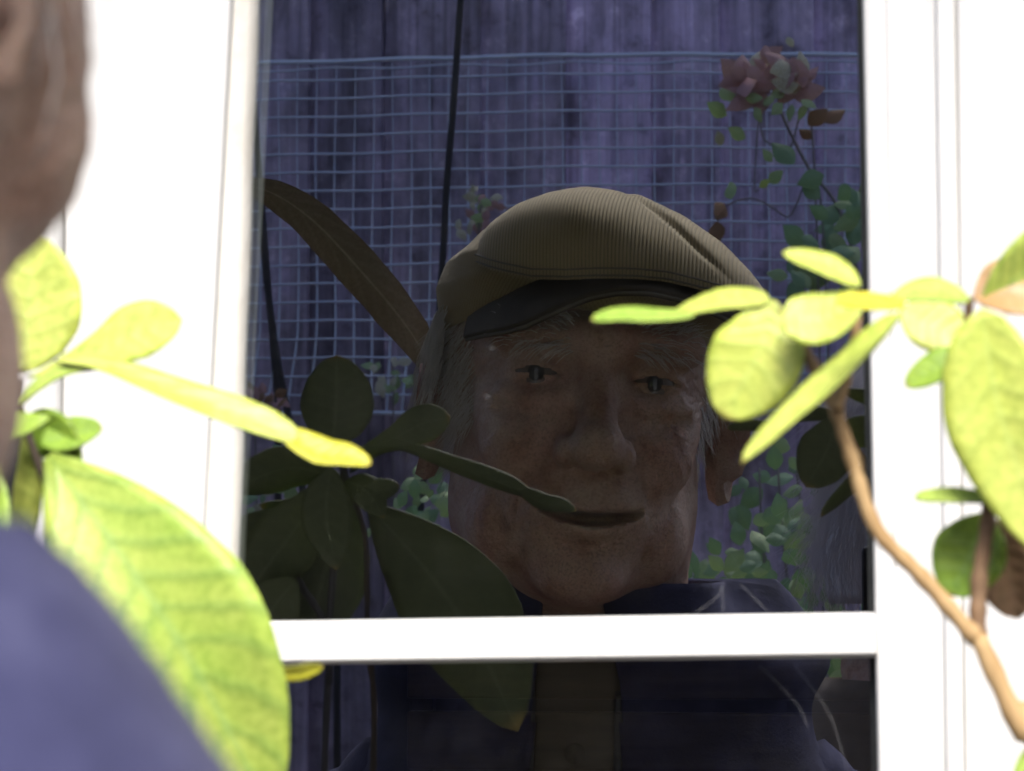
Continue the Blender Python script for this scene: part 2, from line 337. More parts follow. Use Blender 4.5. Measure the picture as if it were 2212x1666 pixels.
# dark gasket along the glass edge, on the side of the frame away from the man
tL0, tL1 = wx(545, FR), wx(508, FR)           # the sealant strip leans: top, and at v = 1335
zt, zb_ = wz(0, FR), wz(1335, FR)
def leanx(z, a, b): return a + (b - a) * (z - zt) / (zb_ - zt)
def lean_strip(name, uT0, uB0, uT1, uB1, y0, y1, mat, z0=WZ0, z1=WZ1, bev=0.001):
    a0, b0, a1, b1 = wx(uT0, y0), wx(uB0, y0), wx(uT1, y0), wx(uB1, y0)
    pb = [(leanx(z0, a0, b0), y0), (leanx(z0, a1, b1), y0), (leanx(z0, a1, b1), y1), (leanx(z0, a0, b0), y1)]
    pt = [(leanx(z1, a0, b0), y0), (leanx(z1, a1, b1), y0), (leanx(z1, a1, b1), y1), (leanx(z1, a0, b0), y1)]
    return prism(name, (pb, pt), z0, z1, mat, win, bev)
lean_strip('jamb', 133, 128, 488, 428, -0.0155, 0.05, M['paint'], bev=0.0015)
# rounded sealant strip, uneven along its length
def sealant_strip():
    V = []; F = []; nz = 90; ns = 9
    for j in range(nz + 1):
        z = WZ0 + (WZ1 - WZ0) * j / nz
        xa = leanx(z, wx(478, -0.012), wx(420, -0.012)); xb = leanx(z, wx(546, -0.002), wx(509, -0.002))
        xa += 0.0004 * math.sin(j * 1.7) + 0.0003 * math.sin(j * 0.6); xb += 0.0002 * math.sin(j * 0.9 + 1)
        for i in range(ns):
            s = i / (ns - 1)
            y = -0.0105 + 0.0050 * s - 0.0010 * math.sin(PI * s) + (0.0040 if i == ns - 1 else 0)  - 0.0003 * math.sin(j * 2.1 + i)
            V.append((xa + (xb - xa) * s, y, z))
        V.append((xb, 0.01, z)); V.append((xa, 0.01, z))
    k = ns + 2
    for j in range(nz):
        for i in range(k): F.append((j * k + i, j * k + (i + 1) % k, (j + 1) * k + (i + 1) % k, (j + 1) * k + i))
    return mesh_obj('sealant_strip', V, F, M['sealant'], win)
sealant_strip()
lean_strip('gasket', 1861, 1876, 1880, 1896, -0.0015, 0.03, M['gasket'], bev=0.0005)
lean_strip('jamb', 1873, 1889, 2080, 2086, -0.016, 0.05, M['paint'], bev=0.0025)
lean_strip('moulding', 2034, 2040, 2071, 2077, -0.0200, 0.002, M['paint'], bev=0.0014)
lean_strip('moulding', 1925, 1933, 2018, 2024, -0.0172, 0.002, M['paint'], bev=0.0006)
# glazing bar between the two panes: slightly out of level, with a groove
def glazing_bar():
    y = -0.017
    L, Rr = 505, 1891
    def zz(u, v): return at(u, v, -y).z
    x0, x1 = wx(L, y), wx(Rr, y)
    prof = [(1345, -0.008), (1345, -0.012), (1357, -0.017), (1359, -0.0155), (1361, -0.0175), (1432, -0.0175), (1441, -0.010), (1441, 0.0), (1441, 0.03), (1345, 0.03)]
    V = []; F = []
    for x, dv in ((x0, 0), (x1, -22)):
        for v, yy in prof:
            z = CAM.z + (1277 - v - dv) / FPX * (1 + y); V.append((x, yy, z))
    k = len(prof)
    for i in range(k): F.append((i, (i + 1) % k, k + (i + 1) % k, k + i))
    F.append(tuple(range(k))[::-1]); F.append(tuple(range(k, 2 * k)))
    bm = bmesh.new(); bv = [bm.verts.new(v) for v in V]
    for f in F: bm.faces.new([bv[i] for i in f])
    bmesh.ops.recalc_face_normals(bm, faces=bm.faces[:])
    bmesh.ops.bevel(bm, geom=bm.edges[:], offset=0.0005, segments=2, profile=0.5, affect='EDGES')
    me = bpy.data.meshes.new('glazing_bar'); bm.to_mesh(me); bm.free(); me.materials.append(M['paint'])
    return link(bpy.data.objects.new('glazing_bar', me), win)
glazing_bar()
gx0, gx1 = wx(430), wx(1905)
zm = CAM.z - 0.018
for y_, za, zb2_ in ((0.0, zm + 0.0005, WZ1), (0.0035, WZ0, zm - 0.0005)):
    pn = box('pane', gx0, gx1, y_, y_ + 0.004, za, zb2_, M['clear'], win, 0); pn.data.materials.append(M['glass'])
    for f in pn.data.polygons:
        if f.normal.y < -0.9: f.material_index = 1
JX0, JX1 = wx(100, -0.02), wx(2072, -0.02)
box('top_rail', wx(128), wx(2036), -0.020, 0.05, WZ1 + 0.0005, WZ1 + 0.07, M['paint'], win)
box('bottom_rail', wx(128), wx(2036), -0.020, 0.05, WZ0 - 0.07, WZ0 - 0.0005, M['paint'], win)
box('sill', wx(-200), wx(2300), -0.085, 0.05, WZ0 - 0.11, WZ0 - 0.073, M['paint'], win, 0.004)
hw = thing('house_wall', 'house wall with white casing boards beside the window', 'wall')
lx = wx(118, -0.02)
box('casing_board', lx - 0.085, lx, -0.024, 0.05, WZ0 - 0.07, WZ1 + 0.0708, M['paint'], hw, 0.003)
rx = wx(2078, -0.018)
box('casing_board', rx, rx + 0.10, -0.0185, 0.05, WZ0 - 0.07, WZ1 + 0.0708, M['paint'], hw, 0.003)
for k in range(16):        # horizontal cladding either side, above and below
    z0 = -0.05 + k * 0.19
    if z0 + 0.19 < WZ0 - 0.115 or z0 > WZ1 + 0.075:
        box('cladding_board', -3.0, 3.0, -0.012 - 0.001 * (k % 3), 0.05, z0, z0 + 0.186, M['cladding'], hw, 0.003)
    else:
        box('cladding_board', -3.0, lx - 0.087, -0.012 - 0.001 * (k % 3), 0.05, z0, z0 + 0.186, M['cladding'], hw, 0.003)
        box('cladding_board', rx + 0.102, 3.0, -0.012 - 0.001 * (k % 3), 0.05, z0, z0 + 0.186, M['cladding'], hw, 0.003)
ZL, ZH = -0.05 + 5 * 0.19, -0.05 + 12 * 0.19
box('backing_panel', lx - 0.09, rx + 0.104, 0.052, 0.06, 0.6, WZ0 - 0.05, M['paint'], hw, 0)
box('backing_panel', lx - 0.09, rx + 0.104, 0.052, 0.06, WZ1 + 0.05, 2.5, M['paint'], hw, 0)
box('backing_panel', lx - 0.09, wx(420), 0.0525, 0.0602, WZ0 - 0.05, WZ1 + 0.05, M['paint'], hw, 0)
box('backing_panel', wx(1910), rx + 0.104, 0.0525, 0.0602, WZ0 - 0.05, WZ1 + 0.05, M['paint'], hw, 0)
box('added_eaves', -3.1, 3.1, -0.62, 0.06, 2.46, 2.62, M['cladding'], hw, 0.004)  # unseen overhang added to keep sky light off the face
box('added_eaves_fascia', -3.1, 3.1, -0.645, -0.622, 2.42, 2.66, M['paint'], hw, 0.003)  # front board of the added overhang
# the room behind the glass
room = tag(link(bpy.data.objects.new('room', None)), kind='structure')
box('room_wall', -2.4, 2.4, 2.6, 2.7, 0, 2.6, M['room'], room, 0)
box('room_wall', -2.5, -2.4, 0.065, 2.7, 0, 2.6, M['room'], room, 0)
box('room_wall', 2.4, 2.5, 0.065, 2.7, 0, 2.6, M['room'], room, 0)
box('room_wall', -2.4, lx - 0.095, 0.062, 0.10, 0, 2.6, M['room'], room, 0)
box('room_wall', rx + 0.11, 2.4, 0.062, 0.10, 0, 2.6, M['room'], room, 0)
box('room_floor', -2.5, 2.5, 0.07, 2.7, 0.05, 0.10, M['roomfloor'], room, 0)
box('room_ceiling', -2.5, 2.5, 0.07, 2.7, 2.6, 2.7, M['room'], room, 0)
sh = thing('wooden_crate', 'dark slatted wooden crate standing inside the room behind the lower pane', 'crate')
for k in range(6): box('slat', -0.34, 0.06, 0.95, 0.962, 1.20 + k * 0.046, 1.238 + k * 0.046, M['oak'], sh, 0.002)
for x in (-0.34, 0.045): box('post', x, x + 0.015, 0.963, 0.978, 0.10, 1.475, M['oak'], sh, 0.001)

# ------------------------------------------------------------------ fence and wire mesh behind the camera
FY = -2.84
fence = thing('garden_fence', 'weathered grey overlapping vertical board fence mirrored in the upper pane', 'fence')
def fence_board_mesh(i):
    rnd = random.Random(i); wd = 0.128; V = []; F = []
    nz, nx = 16, 4
    for j in range(nz + 1):
        z = 2.42 * j / nz
        for k in range(nx + 1):
            s = k / nx
            V.append((s * wd + 0.0016 * math.sin(z * 2.2 + i), 0.004 + 0.017 * s + 0.0008 * math.sin(z * 4 + i * 2 + s * 3), z + (rnd.random() * 0.01 if j == nz else 0)))
        for k in range(nx, -1, -1):
            V.append((k / nx * wd, -0.004, z))
    q = 2 * (nx + 1)
    for j in range(nz):
        for k in range(q): F.append((j * q + k, j * q + (k + 1) % q, (j + 1) * q + (k + 1) % q, (j + 1) * q + k))
    F.append(tuple(range(q))[::-1]); F.append(tuple(nz * q + k for k in range(q)))
    me = bpy.data.meshes.new('board'); me.from_pydata(V, [], F); me.materials.append(M['fence']); me.update(); return me
bms = [fence_board_mesh(i) for i in range(5)]
xb = -2.6; i = 0
while xb < 1.9:
    o = link(bpy.data.objects.new('board', bms[i % 5]), fence)
    o.location = (xb, FY + 0.0015 * (i % 2) + random.uniform(0, 0.003), random.uniform(-0.03, 0.02)); o.rotation_euler = (0, random.uniform(-0.006, 0.006), random.uniform(-0.012, 0.012))
    xb += 0.112 + random.uniform(-0.008, 0.01); i += 1
for z in (0.4, 1.3, 2.2): box('rail', -2.7, 2.0, FY - 0.06, FY - 0.012, z, z + 0.08, M['fence'], fence, 0.003)
for x in (-2.6, -0.8, 1.0): box('post', x, x + 0.09, FY - 0.16, FY - 0.062, 0, 2.42, M['fence'], fence, 0.003)

MD = 2.74
wmesh = thing('wire_mesh', 'square galvanised wire mesh panel hung on the board fence', 'wire mesh')
zt_m = mirrored(1100, 122, MD).z; zb_m = mirrored(1100, 886, MD).z
xl_m, xr_m = mirrored(330, 500, MD).x, mirrored(2100, 500, MD).x
pitch = 0.0239
def wob(x, z):
    return (0.0030 * math.sin(x * 9 + z * 3) + 0.0012 * math.sin(x * 31 + z * 17),
            0.006 * math.sin(x * 5 + z * 8),
            0.0014 * math.sin(x * 7 + z * 2) + 0.0007 * math.sin(x * 37 + z * 9) - 0.009 * (x - xl_m) / (xr_m - xl_m) + 0.002 * math.sin((x - xl_m) / (xr_m - xl_m) * PI))
nh = int(round((zt_m - zb_m) / pitch))
for j in range(nh + 1):
    z = zb_m + (zt_m - zb_m) * j / nh; pts = []
    for k in range(60):
        x = xl_m + (xr_m - xl_m) * k / 59; a, bq, c = wob(x, z); pts.append((x, -MD + bq + 0.0016, z + c))
    r = 0.0016 if 0 < j < nh else 0.0032
    tube('wire', pts, r, M['wire'], wmesh, 5)
    if j == nh:
        tube('wire', [(p[0], p[1] - 0.004, p[2] - 0.009 + 0.002 * math.sin(p[0] * 40)) for p in pts], 0.0016, M['wire'], wmesh, 5)
nvw = int((xr_m - xl_m) / pitch)
for i in range(nvw + 1):
    x0 = xl_m + i * pitch; pts = []
    bend = -0.012 + 0.010 * math.sin(i * 0.7)
    for k in range(22):
        z = zb_m + (zt_m - zb_m) * k / 21; s = 1 - k / 21
        a, bq, c = wob(x0, z); pts.append((x0 + a + bend * max(0, s - 0.78) * 3, -MD + bq, z + c))
    tube('wire', pts, [0.0018 - 0.0012 * k / 21 for k in range(22)], M['wire'], wmesh, 5)

def cane(label, pts, r, d):
    P = smooth_path([mirrored(u, v, d) for u, v in pts], 8)
    e = P[-1]; P = P + [e + (P[-1] - P[-2]).normalized() * 0.3]
    tail = P[-1]; P.append(Vector((tail.x + 0.01, tail.y, 0.0)))
    o = tube('garden_cane', P, r, M['cane'], None, 8); tag(o, label, 'cane', 'dark canes at the wire mesh'); return o
cane('tall dark cane crossing the whole wire mesh beside the cap', [(1004, -120), (995, 0), (980, 220), (965, 400), (955, 580), (935, 850), (905, 1130)], 0.0042, 2.66)
cane('short dark cane leaning at the sealant side of the wire mesh', [(566, 490), (580, 640), (600, 780), (625, 910)], 0.0043, 2.66)
cane('dark cane top showing beside the sealant strip above the brown leaf', [(548, 225), (556, 330), (560, 380)], 0.0040, 2.72)

# ------------------------------------------------------------------ leaves
def leaf_mesh(name, mid, width, side_hint, mat, wide=0.5, fold=0.1, cup=0.0, power=1.0, nl=22, nw=8, rag=0.0, tipw=0.0, twist=0.0, under=None):
    """mid: list of points base -> tip (smoothed); width: full width in m; side_hint: world vector across the leaf"""
    P = smooth_path(mid, max(3, nl // (len(mid) - 1))); N = len(P)
    V = []; UV = []; F = []; NR = []
    for i, p in enumerate(P):
        t = i / (N - 1)
        T = (P[min(i + 1, N - 1)] - P[max(i - 1, 0)]).normalized()
        sd = side_hint - T * side_hint.dot(T); sd.normalize()
        if twist: sd = Matrix.Rotation(twist * (t - 0.5), 3, T) @ sd
        nr = T.cross(sd)
        a = wide
        tt = t ** (math.log(0.5) / math.log(a))
        wv = max(0.0, math.sin(PI * tt)) ** (0.75 * power) * (1 - tipw) + tipw * (1 - t) ** 0.3 * min(1, t * 6)
        wv = max(wv, 0.06 if t < 0.5 else 0.004)
        for k in range(nw + 1):
            s = -1 + 2 * k / nw
            rg = 1 + rag * (math.sin(t * 41 + s) + math.sin(t * 23 + 2 * s)) * 0.5
            h = fold * abs(s) + cup * s * s + 0.02 * math.sin(t * 19 + s * 2.0) * abs(s)
            V.append(p + sd * (s * wv * width * 0.5 * rg) + nr * (h * wv * width * 0.5)); UV.append(((s + 1) / 2, t))
        NR.append(nr)
    q = nw + 1
    for i in range(N - 1):
        for k in range(nw): F.append((i * q + k, i * q + k + 1, (i + 1) * q + k + 1, (i + 1) * q + k))
    nup = len(F)
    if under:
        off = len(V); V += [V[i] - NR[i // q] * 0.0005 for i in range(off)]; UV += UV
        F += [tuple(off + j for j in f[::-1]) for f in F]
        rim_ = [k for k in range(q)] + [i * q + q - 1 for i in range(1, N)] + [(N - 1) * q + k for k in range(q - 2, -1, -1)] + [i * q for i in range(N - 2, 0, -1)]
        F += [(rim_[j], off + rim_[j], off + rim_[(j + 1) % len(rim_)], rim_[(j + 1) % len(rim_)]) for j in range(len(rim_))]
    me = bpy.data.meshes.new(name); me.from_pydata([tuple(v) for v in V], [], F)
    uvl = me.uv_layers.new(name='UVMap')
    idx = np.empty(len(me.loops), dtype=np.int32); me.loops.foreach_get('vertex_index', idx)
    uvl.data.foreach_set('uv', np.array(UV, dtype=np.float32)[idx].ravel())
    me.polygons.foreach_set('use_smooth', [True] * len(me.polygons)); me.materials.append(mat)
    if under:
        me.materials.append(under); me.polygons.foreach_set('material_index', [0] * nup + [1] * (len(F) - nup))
    me.update()
    return me
def px2m(d): return (1.0 - d) / FPX               # metres per pixel for a direct view at distance d from the glass
def leaf_px(parent, pts, wpx, d, mat, wide=0.5, fold=0.12, cup=0.0, bow=0.0, tilt=0.0, power=1.0, roll=0.0, rag=0.01, tipw=0.0, dd=0.0, name='leaf', see=at, twist=0.0):
    """pts: base..tip in picture coordinates, all about d metres in front of the glass. roll turns the blade about its midrib."""
    n_ = len(pts)
    P = []
    for i, (u, v) in enumerate(pts):
        t = i / (n_ - 1)
        P.append(see(u, v, d + dd * t + bow * math.sin(PI * t)))
    A = (P[-1] - P[0]).normalized(); view = Vector((0, 1, 0))
    side = A.cross(view).normalized()
    side = Matrix.Rotation(roll, 3, A) @ side
    k = px2m(d) if see is at else (1.0 + d) / FPX
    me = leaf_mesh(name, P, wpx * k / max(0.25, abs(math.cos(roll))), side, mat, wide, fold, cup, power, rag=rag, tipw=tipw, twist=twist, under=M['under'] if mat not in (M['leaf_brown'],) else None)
    return link(bpy.data.objects.new(name, me), parent)
def stem_px(parent, pts, r0, r1, d, mat, name='stem', see=at, dd=0.0, extra=None, knots=True):
    P = [see(u, v, d + dd * i / (len(pts) - 1)) for i, (u, v) in enumerate(pts)]
    if extra: P = extra + P
    P = smooth_path(P, 8); k = px2m(d) if see is at else (1.0 + d) / FPX
    N = len(P); R = []
    for i in range(N):
        r = (r0 + (r1 - r0) * i / (N - 1)) * k
        if knots: r *= 1 + 0.10 * math.sin(i * 1.9) + 0.10 * max(0, math.sin(i * 0.83 + 1)) ** 6
        R.append(r)
    return tube(name, P, R, mat, parent, 9)

# shrub beside the right-hand jamb
RD = 0.25
rs = thing('yellowing_shrub', 'yellowing broad leaved shrub with tan twigs crossing the jamb away from the man', 'shrub')
leaf_px(rs, [(1668, 648), (1640, 760), (1562, 905)], 205, RD, M['leaf_yellow'], 0.56, 0.05, 0.0, roll=0.1, power=0.8, bow=0.002)
leaf_px(rs, [(1662, 650), (1550, 655), (1440, 688)], 52, RD, M['leaf_yellow'], 0.45, 0.25, roll=0.9, power=0.7, dd=-0.01)
leaf_px(rs, [(1500, 682), (1420, 684), (1340, 682), (1276, 690)], 36, RD + 0.004, M['leaf_lime'], 0.55, 0.2, roll=0.9, power=0.55)
leaf_px(rs, [(1690, 672), (1770, 690), (1868, 640)], 118, RD + 0.012, M['leaf_yellow'], 0.42, 0.1, roll=-0.4, power=0.7)
leaf_px(rs, [(1858, 618), (1790, 578), (1690, 545)], 52, RD + 0.01, M['leaf_yellow'], 0.5, 0.2, roll=0.8, power=0.75)
leaf_px(rs, [(1946, 676), (1840, 790), (1700, 915), (1600, 1002)], 58, RD + 0.015, M['leaf_yellow'], 0.42, 0.35, roll=1.0, power=0.7)
leaf_px(rs, [(1956, 656), (1880, 652), (1805, 648)], 42, RD + 0.03, M['leaf_golden'], 0.5, 0.1, roll=0.8, power=0.5)
leaf_px(rs, [(2096, 648), (2010, 626), (1925, 640)], 58, RD, M['leaf_lime'], 0.5, 0.1, roll=0.7, power=0.8)
leaf_px(rs, [(1942, 668), (2010, 700), (2102, 738)], 118, RD - 0.02, M['leaf_yellow'], 0.55, 0.1, roll=-0.3, power=0.8)
leaf_px(rs, [(2095, 762), (2030, 790), (1954, 834)], 70, RD + 0.005, M['leaf_green'], 0.52, 0.15, roll=0.5, power=0.7)
leaf_px(rs, [(2120, 668), (2150, 850), (2195, 1000), (2262, 1200)], 235, RD + 0.01, M['leaf_yellow'], 0.45, 0.12, roll=0.2, power=0.8)
o = leaf_px(rs, [(2102, 642), (2190, 625), (2330, 660)], 130, RD, M['leaf_tan'], 0.5, 0.25, roll=-0.4, power=0.9); o['label'] = 'orange brown dry leaf at the edge of the shrub'
leaf_px(rs, [(2140, 1078), (2060, 1072), (1974, 1074)], 34, RD, M['leaf_lime'], 0.5, 0.2, roll=0.9, power=0.45)
leaf_px(rs, [(2128, 1108), (2100, 1190), (2052, 1288)], 158, RD - 0.012, M['leaf_green'], 0.55, 0.1, 0.05, roll=0.3, power=0.75)
o = leaf_px(rs, [(2142, 1120), (2180, 1230), (2198, 1338)], 125, RD - 0.02, M['leaf_dry'], 0.55, 0.3, roll=0.4, power=0.75); o['label'] = 'dull brown withered leaf hanging from the twig'
leaf_px(rs, [(2290, 1600), (2240, 1640), (2188, 1690)], 60, RD, M['leaf_lime'], 0.5, 0.2, roll=0.5)
gr = [Vector((0.20, -0.30, -0.03)), Vector((0.185, -0.29, 0.5)), Vector((0.15, -0.28, 1.1))]
stem_px(rs, [(2330, 1810), (2212, 1590), (2112, 1376)], 46, 20, RD, M['stem'], extra=gr)
stem_px(rs, [(2112, 1385), (1990, 1245), (1892, 1140), (1838, 985), (1802, 880), (1762, 800), (1690, 668)], 19, 12, RD, M['stem'])
stem_px(rs, [(1806, 885), (1826, 820), (1846, 740), (1860, 660), (1945, 660)], 15, 9, RD + 0.003, M['stem'])
stem_px(rs, [(2112, 1385), (2116, 1250), (2136, 1090), (2120, 900), (2092, 720), (2096, 642)], 20, 9, RD - 0.004, M['stem_dark'])
# leaves of the same shrub standing beside the frame
for pts, w_ in (([(2210, 1180), (2300, 1120), (2420, 1100)], 150), ([(2240, 1450), (2360, 1400), (2480, 1420)], 150), ([(2120, 660), (2260, 560), (2380, 500)], 150), ([(2330, 1800), (2420, 1900), (2450, 2060)], 160), ([(2300, 1760), (2220, 1850), (2120, 1900)], 150)):
    leaf_px(rs, pts, w_, RD, random.choice([M['leaf_yellow'], M['leaf_lime']]), roll=0.4)

# shrub between the man and the window
LD = 0.225
ls = thing('green_shrub', 'broad leaved green shrub between the man and the window', 'shrub')
leaf_px(ls, [(48, 805), (62, 670), (66, 505)], 255, LD - 0.012, M['leaf_yellow'], 0.52, 0.08, 0.05, power=0.75)
leaf_px(ls, [(62, 815), (210, 760), (300, 715), (394, 690)], 132, LD, M['leaf_yellow'], 0.66, 0.06, 0.05, roll=-0.2, power=0.85)
leaf_px(ls, [(120, 778), (240, 795), (400, 855), (560, 912), (650, 950)], 60, LD + 0.004, M['leaf_yellow'], 0.6, 0.25, roll=-0.8, power=0.7, twist=0.5)
leaf_px(ls, [(615, 935), (690, 975), (750, 985), (802, 1002)], 58, LD + 0.004, M['leaf_golden'], 0.35, 0.15, roll=-0.7, power=0.7)
leaf_px(ls, [(42, 876), (90, 830), (150, 800), (250, 792)], 34, LD + 0.004, M['leaf_lime'], 0.4, 0.3, roll=-0.7)
leaf_px(ls, [(88, 955), (150, 940), (222, 922)], 76, LD, M['leaf_green'], 0.5, 0.2, roll=-0.4, power=0.7)
leaf_px(ls, [(36, 870), (20, 1020), (50, 1210)], 175, LD - 0.01, M['leaf_yellow'], 0.5, 0.1, roll=0.2)
leaf_px(ls, [(104, 985), (290, 1240), (430, 1460), (590, 1760)], 415, LD + 0.005, M['leaf_lime'], 0.52, 0.14, 0.03, roll=-0.1, power=0.95, bow=0.01)
leaf_px(ls, [(560, 1440), (630, 1455), (698, 1438)], 34, LD - 0.02, M['leaf_golden'], 0.6, 0.2, roll=0.5, power=0.6)
gl_ = [Vector((-0.27, -0.27, -0.03)), Vector((-0.262, -0.26, 0.6)), Vector((-0.24, -0.24, 1.2))]
M['stem_black'] = simple('blackish_bark', (0.035, 0.026, 0.02), (0.06, 0.045, 0.032), 120, 0.8, 0.8, 0.001)
stem_px(ls, [(118, 1900), (112, 1500), (112, 1180), (100, 1060), (45, 885), (45, 820)], 13, 8, LD, M['stem_black'], extra=gl_)
# leaves of the same shrub that only the glass shows
R_ = mirrored
for pts, w_, mt, rl in (
    ([(742, 1035), (640, 1010), (560, 1030), (500, 1065)], 95, 'leaf_green', 0.4),
    ([(835, 1045), (720, 1075), (640, 1110), (560, 1090)], 80, 'leaf_green', 0.5),
    ([(745, 1040), (790, 1060), (830, 1120)], 70, 'leaf_green', 0.4),
    ([(700, 1060), (610, 1180), (520, 1300)], 150, 'leaf_green', 0.2),
    ([(750, 1080), (700, 1240), (660, 1420)], 190, 'leaf_green', 0.3),
    ([(600, 1100), (540, 1200), (490, 1330)], 150, 'leaf_green', 0.2),
    ([(640, 1250), (580, 1330), (560, 1420)], 130, 'leaf_green', 0.3)):
    leaf_px(ls, pts, w_, LD + random.uniform(-0.015, 0.02), M[mt], 0.5, 0.1, roll=rl, see=mirrored, rag=0.02)
for pts in ([(745, 1035), (725, 1180), (700, 1500), (690, 1800)], [(745, 1040), (735, 960), (728, 930)], [(640, 1250), (700, 1350), (705, 1480)]):
    stem_px(ls, pts, 9, 7, LD, M['cane'], see=mirrored)

# ------------------------------------------------------------------ plants by the fence
def small_leaf(name, mat, L=1.0, W=0.66):
    me = leaf_mesh(name, [Vector((0, 0, 0)), Vector((0, L * 0.5, 0.06 * L)), Vector((0, L, -0.05 * L))], W * L, Vector((1, 0, 0)), mat, 0.42, 0.22, 0.0, 1.35, nl=10, nw=4)
    return me
SL = {k: small_leaf('leaf', M[k]) for k in ('bush_leaf', 'bush_leaf2', 'red_leaf', 'petal', 'petal_pale', 'leaf_yellow')}
def place_leaf(parent, p, size, mat, name='leaf', face=0.6, rnd=random):
    o = link(bpy.data.objects.new(name, SL[mat]), parent)
    nrm = Vector((rnd.uniform(-1, 1), face + rnd.random(), rnd.uniform(-0.2, 1.0))).normalized()
    q = nrm.to_track_quat('Z', 'Y'); o.rotation_mode = 'QUATERNION'
    from mathutils import Quaternion
    o.rotation_quaternion = q @ Quaternion((0, 0, 1), rnd.uniform(0, 2 * PI)); o.location = p; o.scale = (size, size, size)
    return o
def plant(name, label, cat, leaves, stems, group=None):
    e = thing(name, label, cat, group)
    for u, v, d, s, mt in leaves: place_leaf(e, mirrored(u, v, d), s * (1 + d) / FPX, mt)
    for pts, r, d in stems:
        q = mirrored(*pts[0], d); stem_px(e, pts, r, r * 0.6, d, M['stem_grey'], see=mirrored, knots=False, extra=[Vector((q.x + 0.03, q.y, -0.02)), Vector((q.x + 0.01, q.y, q.z * 0.5))])
    return e
rr = random.Random(3)
def scatter(n_, u0, u1, v0, v1, d0, d1, s0, s1, mats, keep=lambda u, v: True):
    out = []
    while len(out) < n_:
        u, v = rr.uniform(u0, u1), rr.uniform(v0, v1)
        if keep(u, v): out.append((u, v, rr.uniform(d0, d1), rr.uniform(s0, s1), rr.choice(mats)))
    return out
G = ['bush_leaf', 'bush_leaf', 'bush_leaf2']
plant('leafy_bush', 'dense blue green leafy bush mirrored beside the man\'s ear', 'bush',
      scatter(260, 1480, 1960, 1070, 1480, 1.65, 2.1, 28, 76, G, lambda u, v: v > 1110 + max(0, (1640 - u)) * 0.9) + scatter(46, 1560, 1900, 930, 1130, 1.95, 2.3, 24, 70, G),
      [([(1700 + k * 40, 1900), (1690 + k * 38, 1500), (1650 + k * 45, 1200), (1640 + k * 40, 1010)], 4, 2.0) for k in range(4)])
plant('rose_bush', 'straggling rose with sparse leaves climbing the mesh near the window edge', 'rose bush',
      [(1555, 192, 2.5, 52, 'bush_leaf2'), (1570, 250, 2.5, 56, 'bush_leaf2'), (1610, 300, 2.5, 48, 'bush_leaf2'), (1558, 315, 2.55, 36, 'petal_pale'), (1660, 395, 2.5, 44, 'bush_leaf2'),
       (1640, 405, 2.5, 30, 'leaf_yellow'), (1668, 350, 2.5, 36, 'bush_leaf2'), (1715, 355, 2.5, 74, 'bush_leaf'), (1780, 378, 2.5, 66, 'bush_leaf'), (1770, 430, 2.5, 56, 'bush_leaf'),
       (1745, 270, 2.5, 58, 'red_leaf'), (1780, 265, 2.5, 58, 'red_leaf'), (1755, 300, 2.52, 40, 'red_leaf'), (1740, 225, 2.5, 40, 'bush_leaf2'), (1700, 80, 2.5, 28, 'petal_pale'),
       (1565, 440, 2.5, 62, 'red_leaf'), (1580, 430, 2.5, 52, 'bush_leaf2'), (1548, 478, 2.5, 56, 'red_leaf'), (1555, 455, 2.5, 40, 'red_leaf')]
      + scatter(46, 1690, 1900, 400, 620, 2.35, 2.65, 38, 76, ['bush_leaf', 'bush_leaf', 'bush_leaf2'], lambda u, v: u > 1900 - (v - 300) * 0.8)
      + scatter(16, 1800, 1960, 620, 900, 2.35, 2.65, 40, 70, G),
      [([(1960, 1500), (1900, 900), (1830, 500), (1745, 360), (1690, 250), (1680, 200)], 5, 2.52), ([(1760, 370), (1700, 330), (1650, 300), (1640, 250), (1630, 400), (1640, 410)], 2.5, 2.52), ([(1780, 520), (1700, 470), (1630, 430), (1570, 445), (1550, 480)], 2.5, 2.52)])
fl = thing('rose_flower', 'faded dusty pink rose head hanging at the top wire of the mesh', 'flower')
for k in range(44):
    a = rr.uniform(0, 2 * PI); q = rr.random() ** 0.6
    place_leaf(fl, mirrored(1672 + 82 * q * math.cos(a), 172 + 42 * q * math.sin(a), 2.46 + rr.uniform(0, 0.04)), rr.uniform(40, 82) * 3.46 / FPX, rr.choice(['petal', 'petal', 'petal_pale']), 'petal', 0.8, rr)
for k in range(7):
    place_leaf(fl, mirrored(1610 + 20 * k, 218 + rr.uniform(-8, 14), 2.46), 40 * 3.46 / FPX, 'bush_leaf2', 'sepal', 0.8, rr)
fl2 = thing('hydrangea_flower', 'dried pale and pinkish flower head mirrored beside the cap crown', 'flower')
for k in range(30):
    a = rr.uniform(0, 2 * PI); q = rr.random() ** 0.5
    cu, cv, ru, rvv = ((1045, 432, 30, 26) if k % 2 else (1020, 480, 42, 22))
    place_leaf(fl2, mirrored(cu + ru * q * math.cos(a), cv + rvv * q * math.sin(a), 2.5 + rr.uniform(0, 0.04)), rr.uniform(22, 36) * 3.5 / FPX, rr.choice(['petal_pale', 'petal_pale', 'petal', 'bush_leaf2']), 'petal', 0.8, rr)
q = mirrored(1035, 1400, 2.52); stem_px(fl2, [(1035, 1400), (1030, 900), (1035, 500), (1042, 440)], 4, 3, 2.52, M['stem_grey'], see=mirrored, knots=False, extra=[Vector((q.x, q.y, -0.02)), Vector((q.x + 0.01, q.y, q.z * 0.5))])
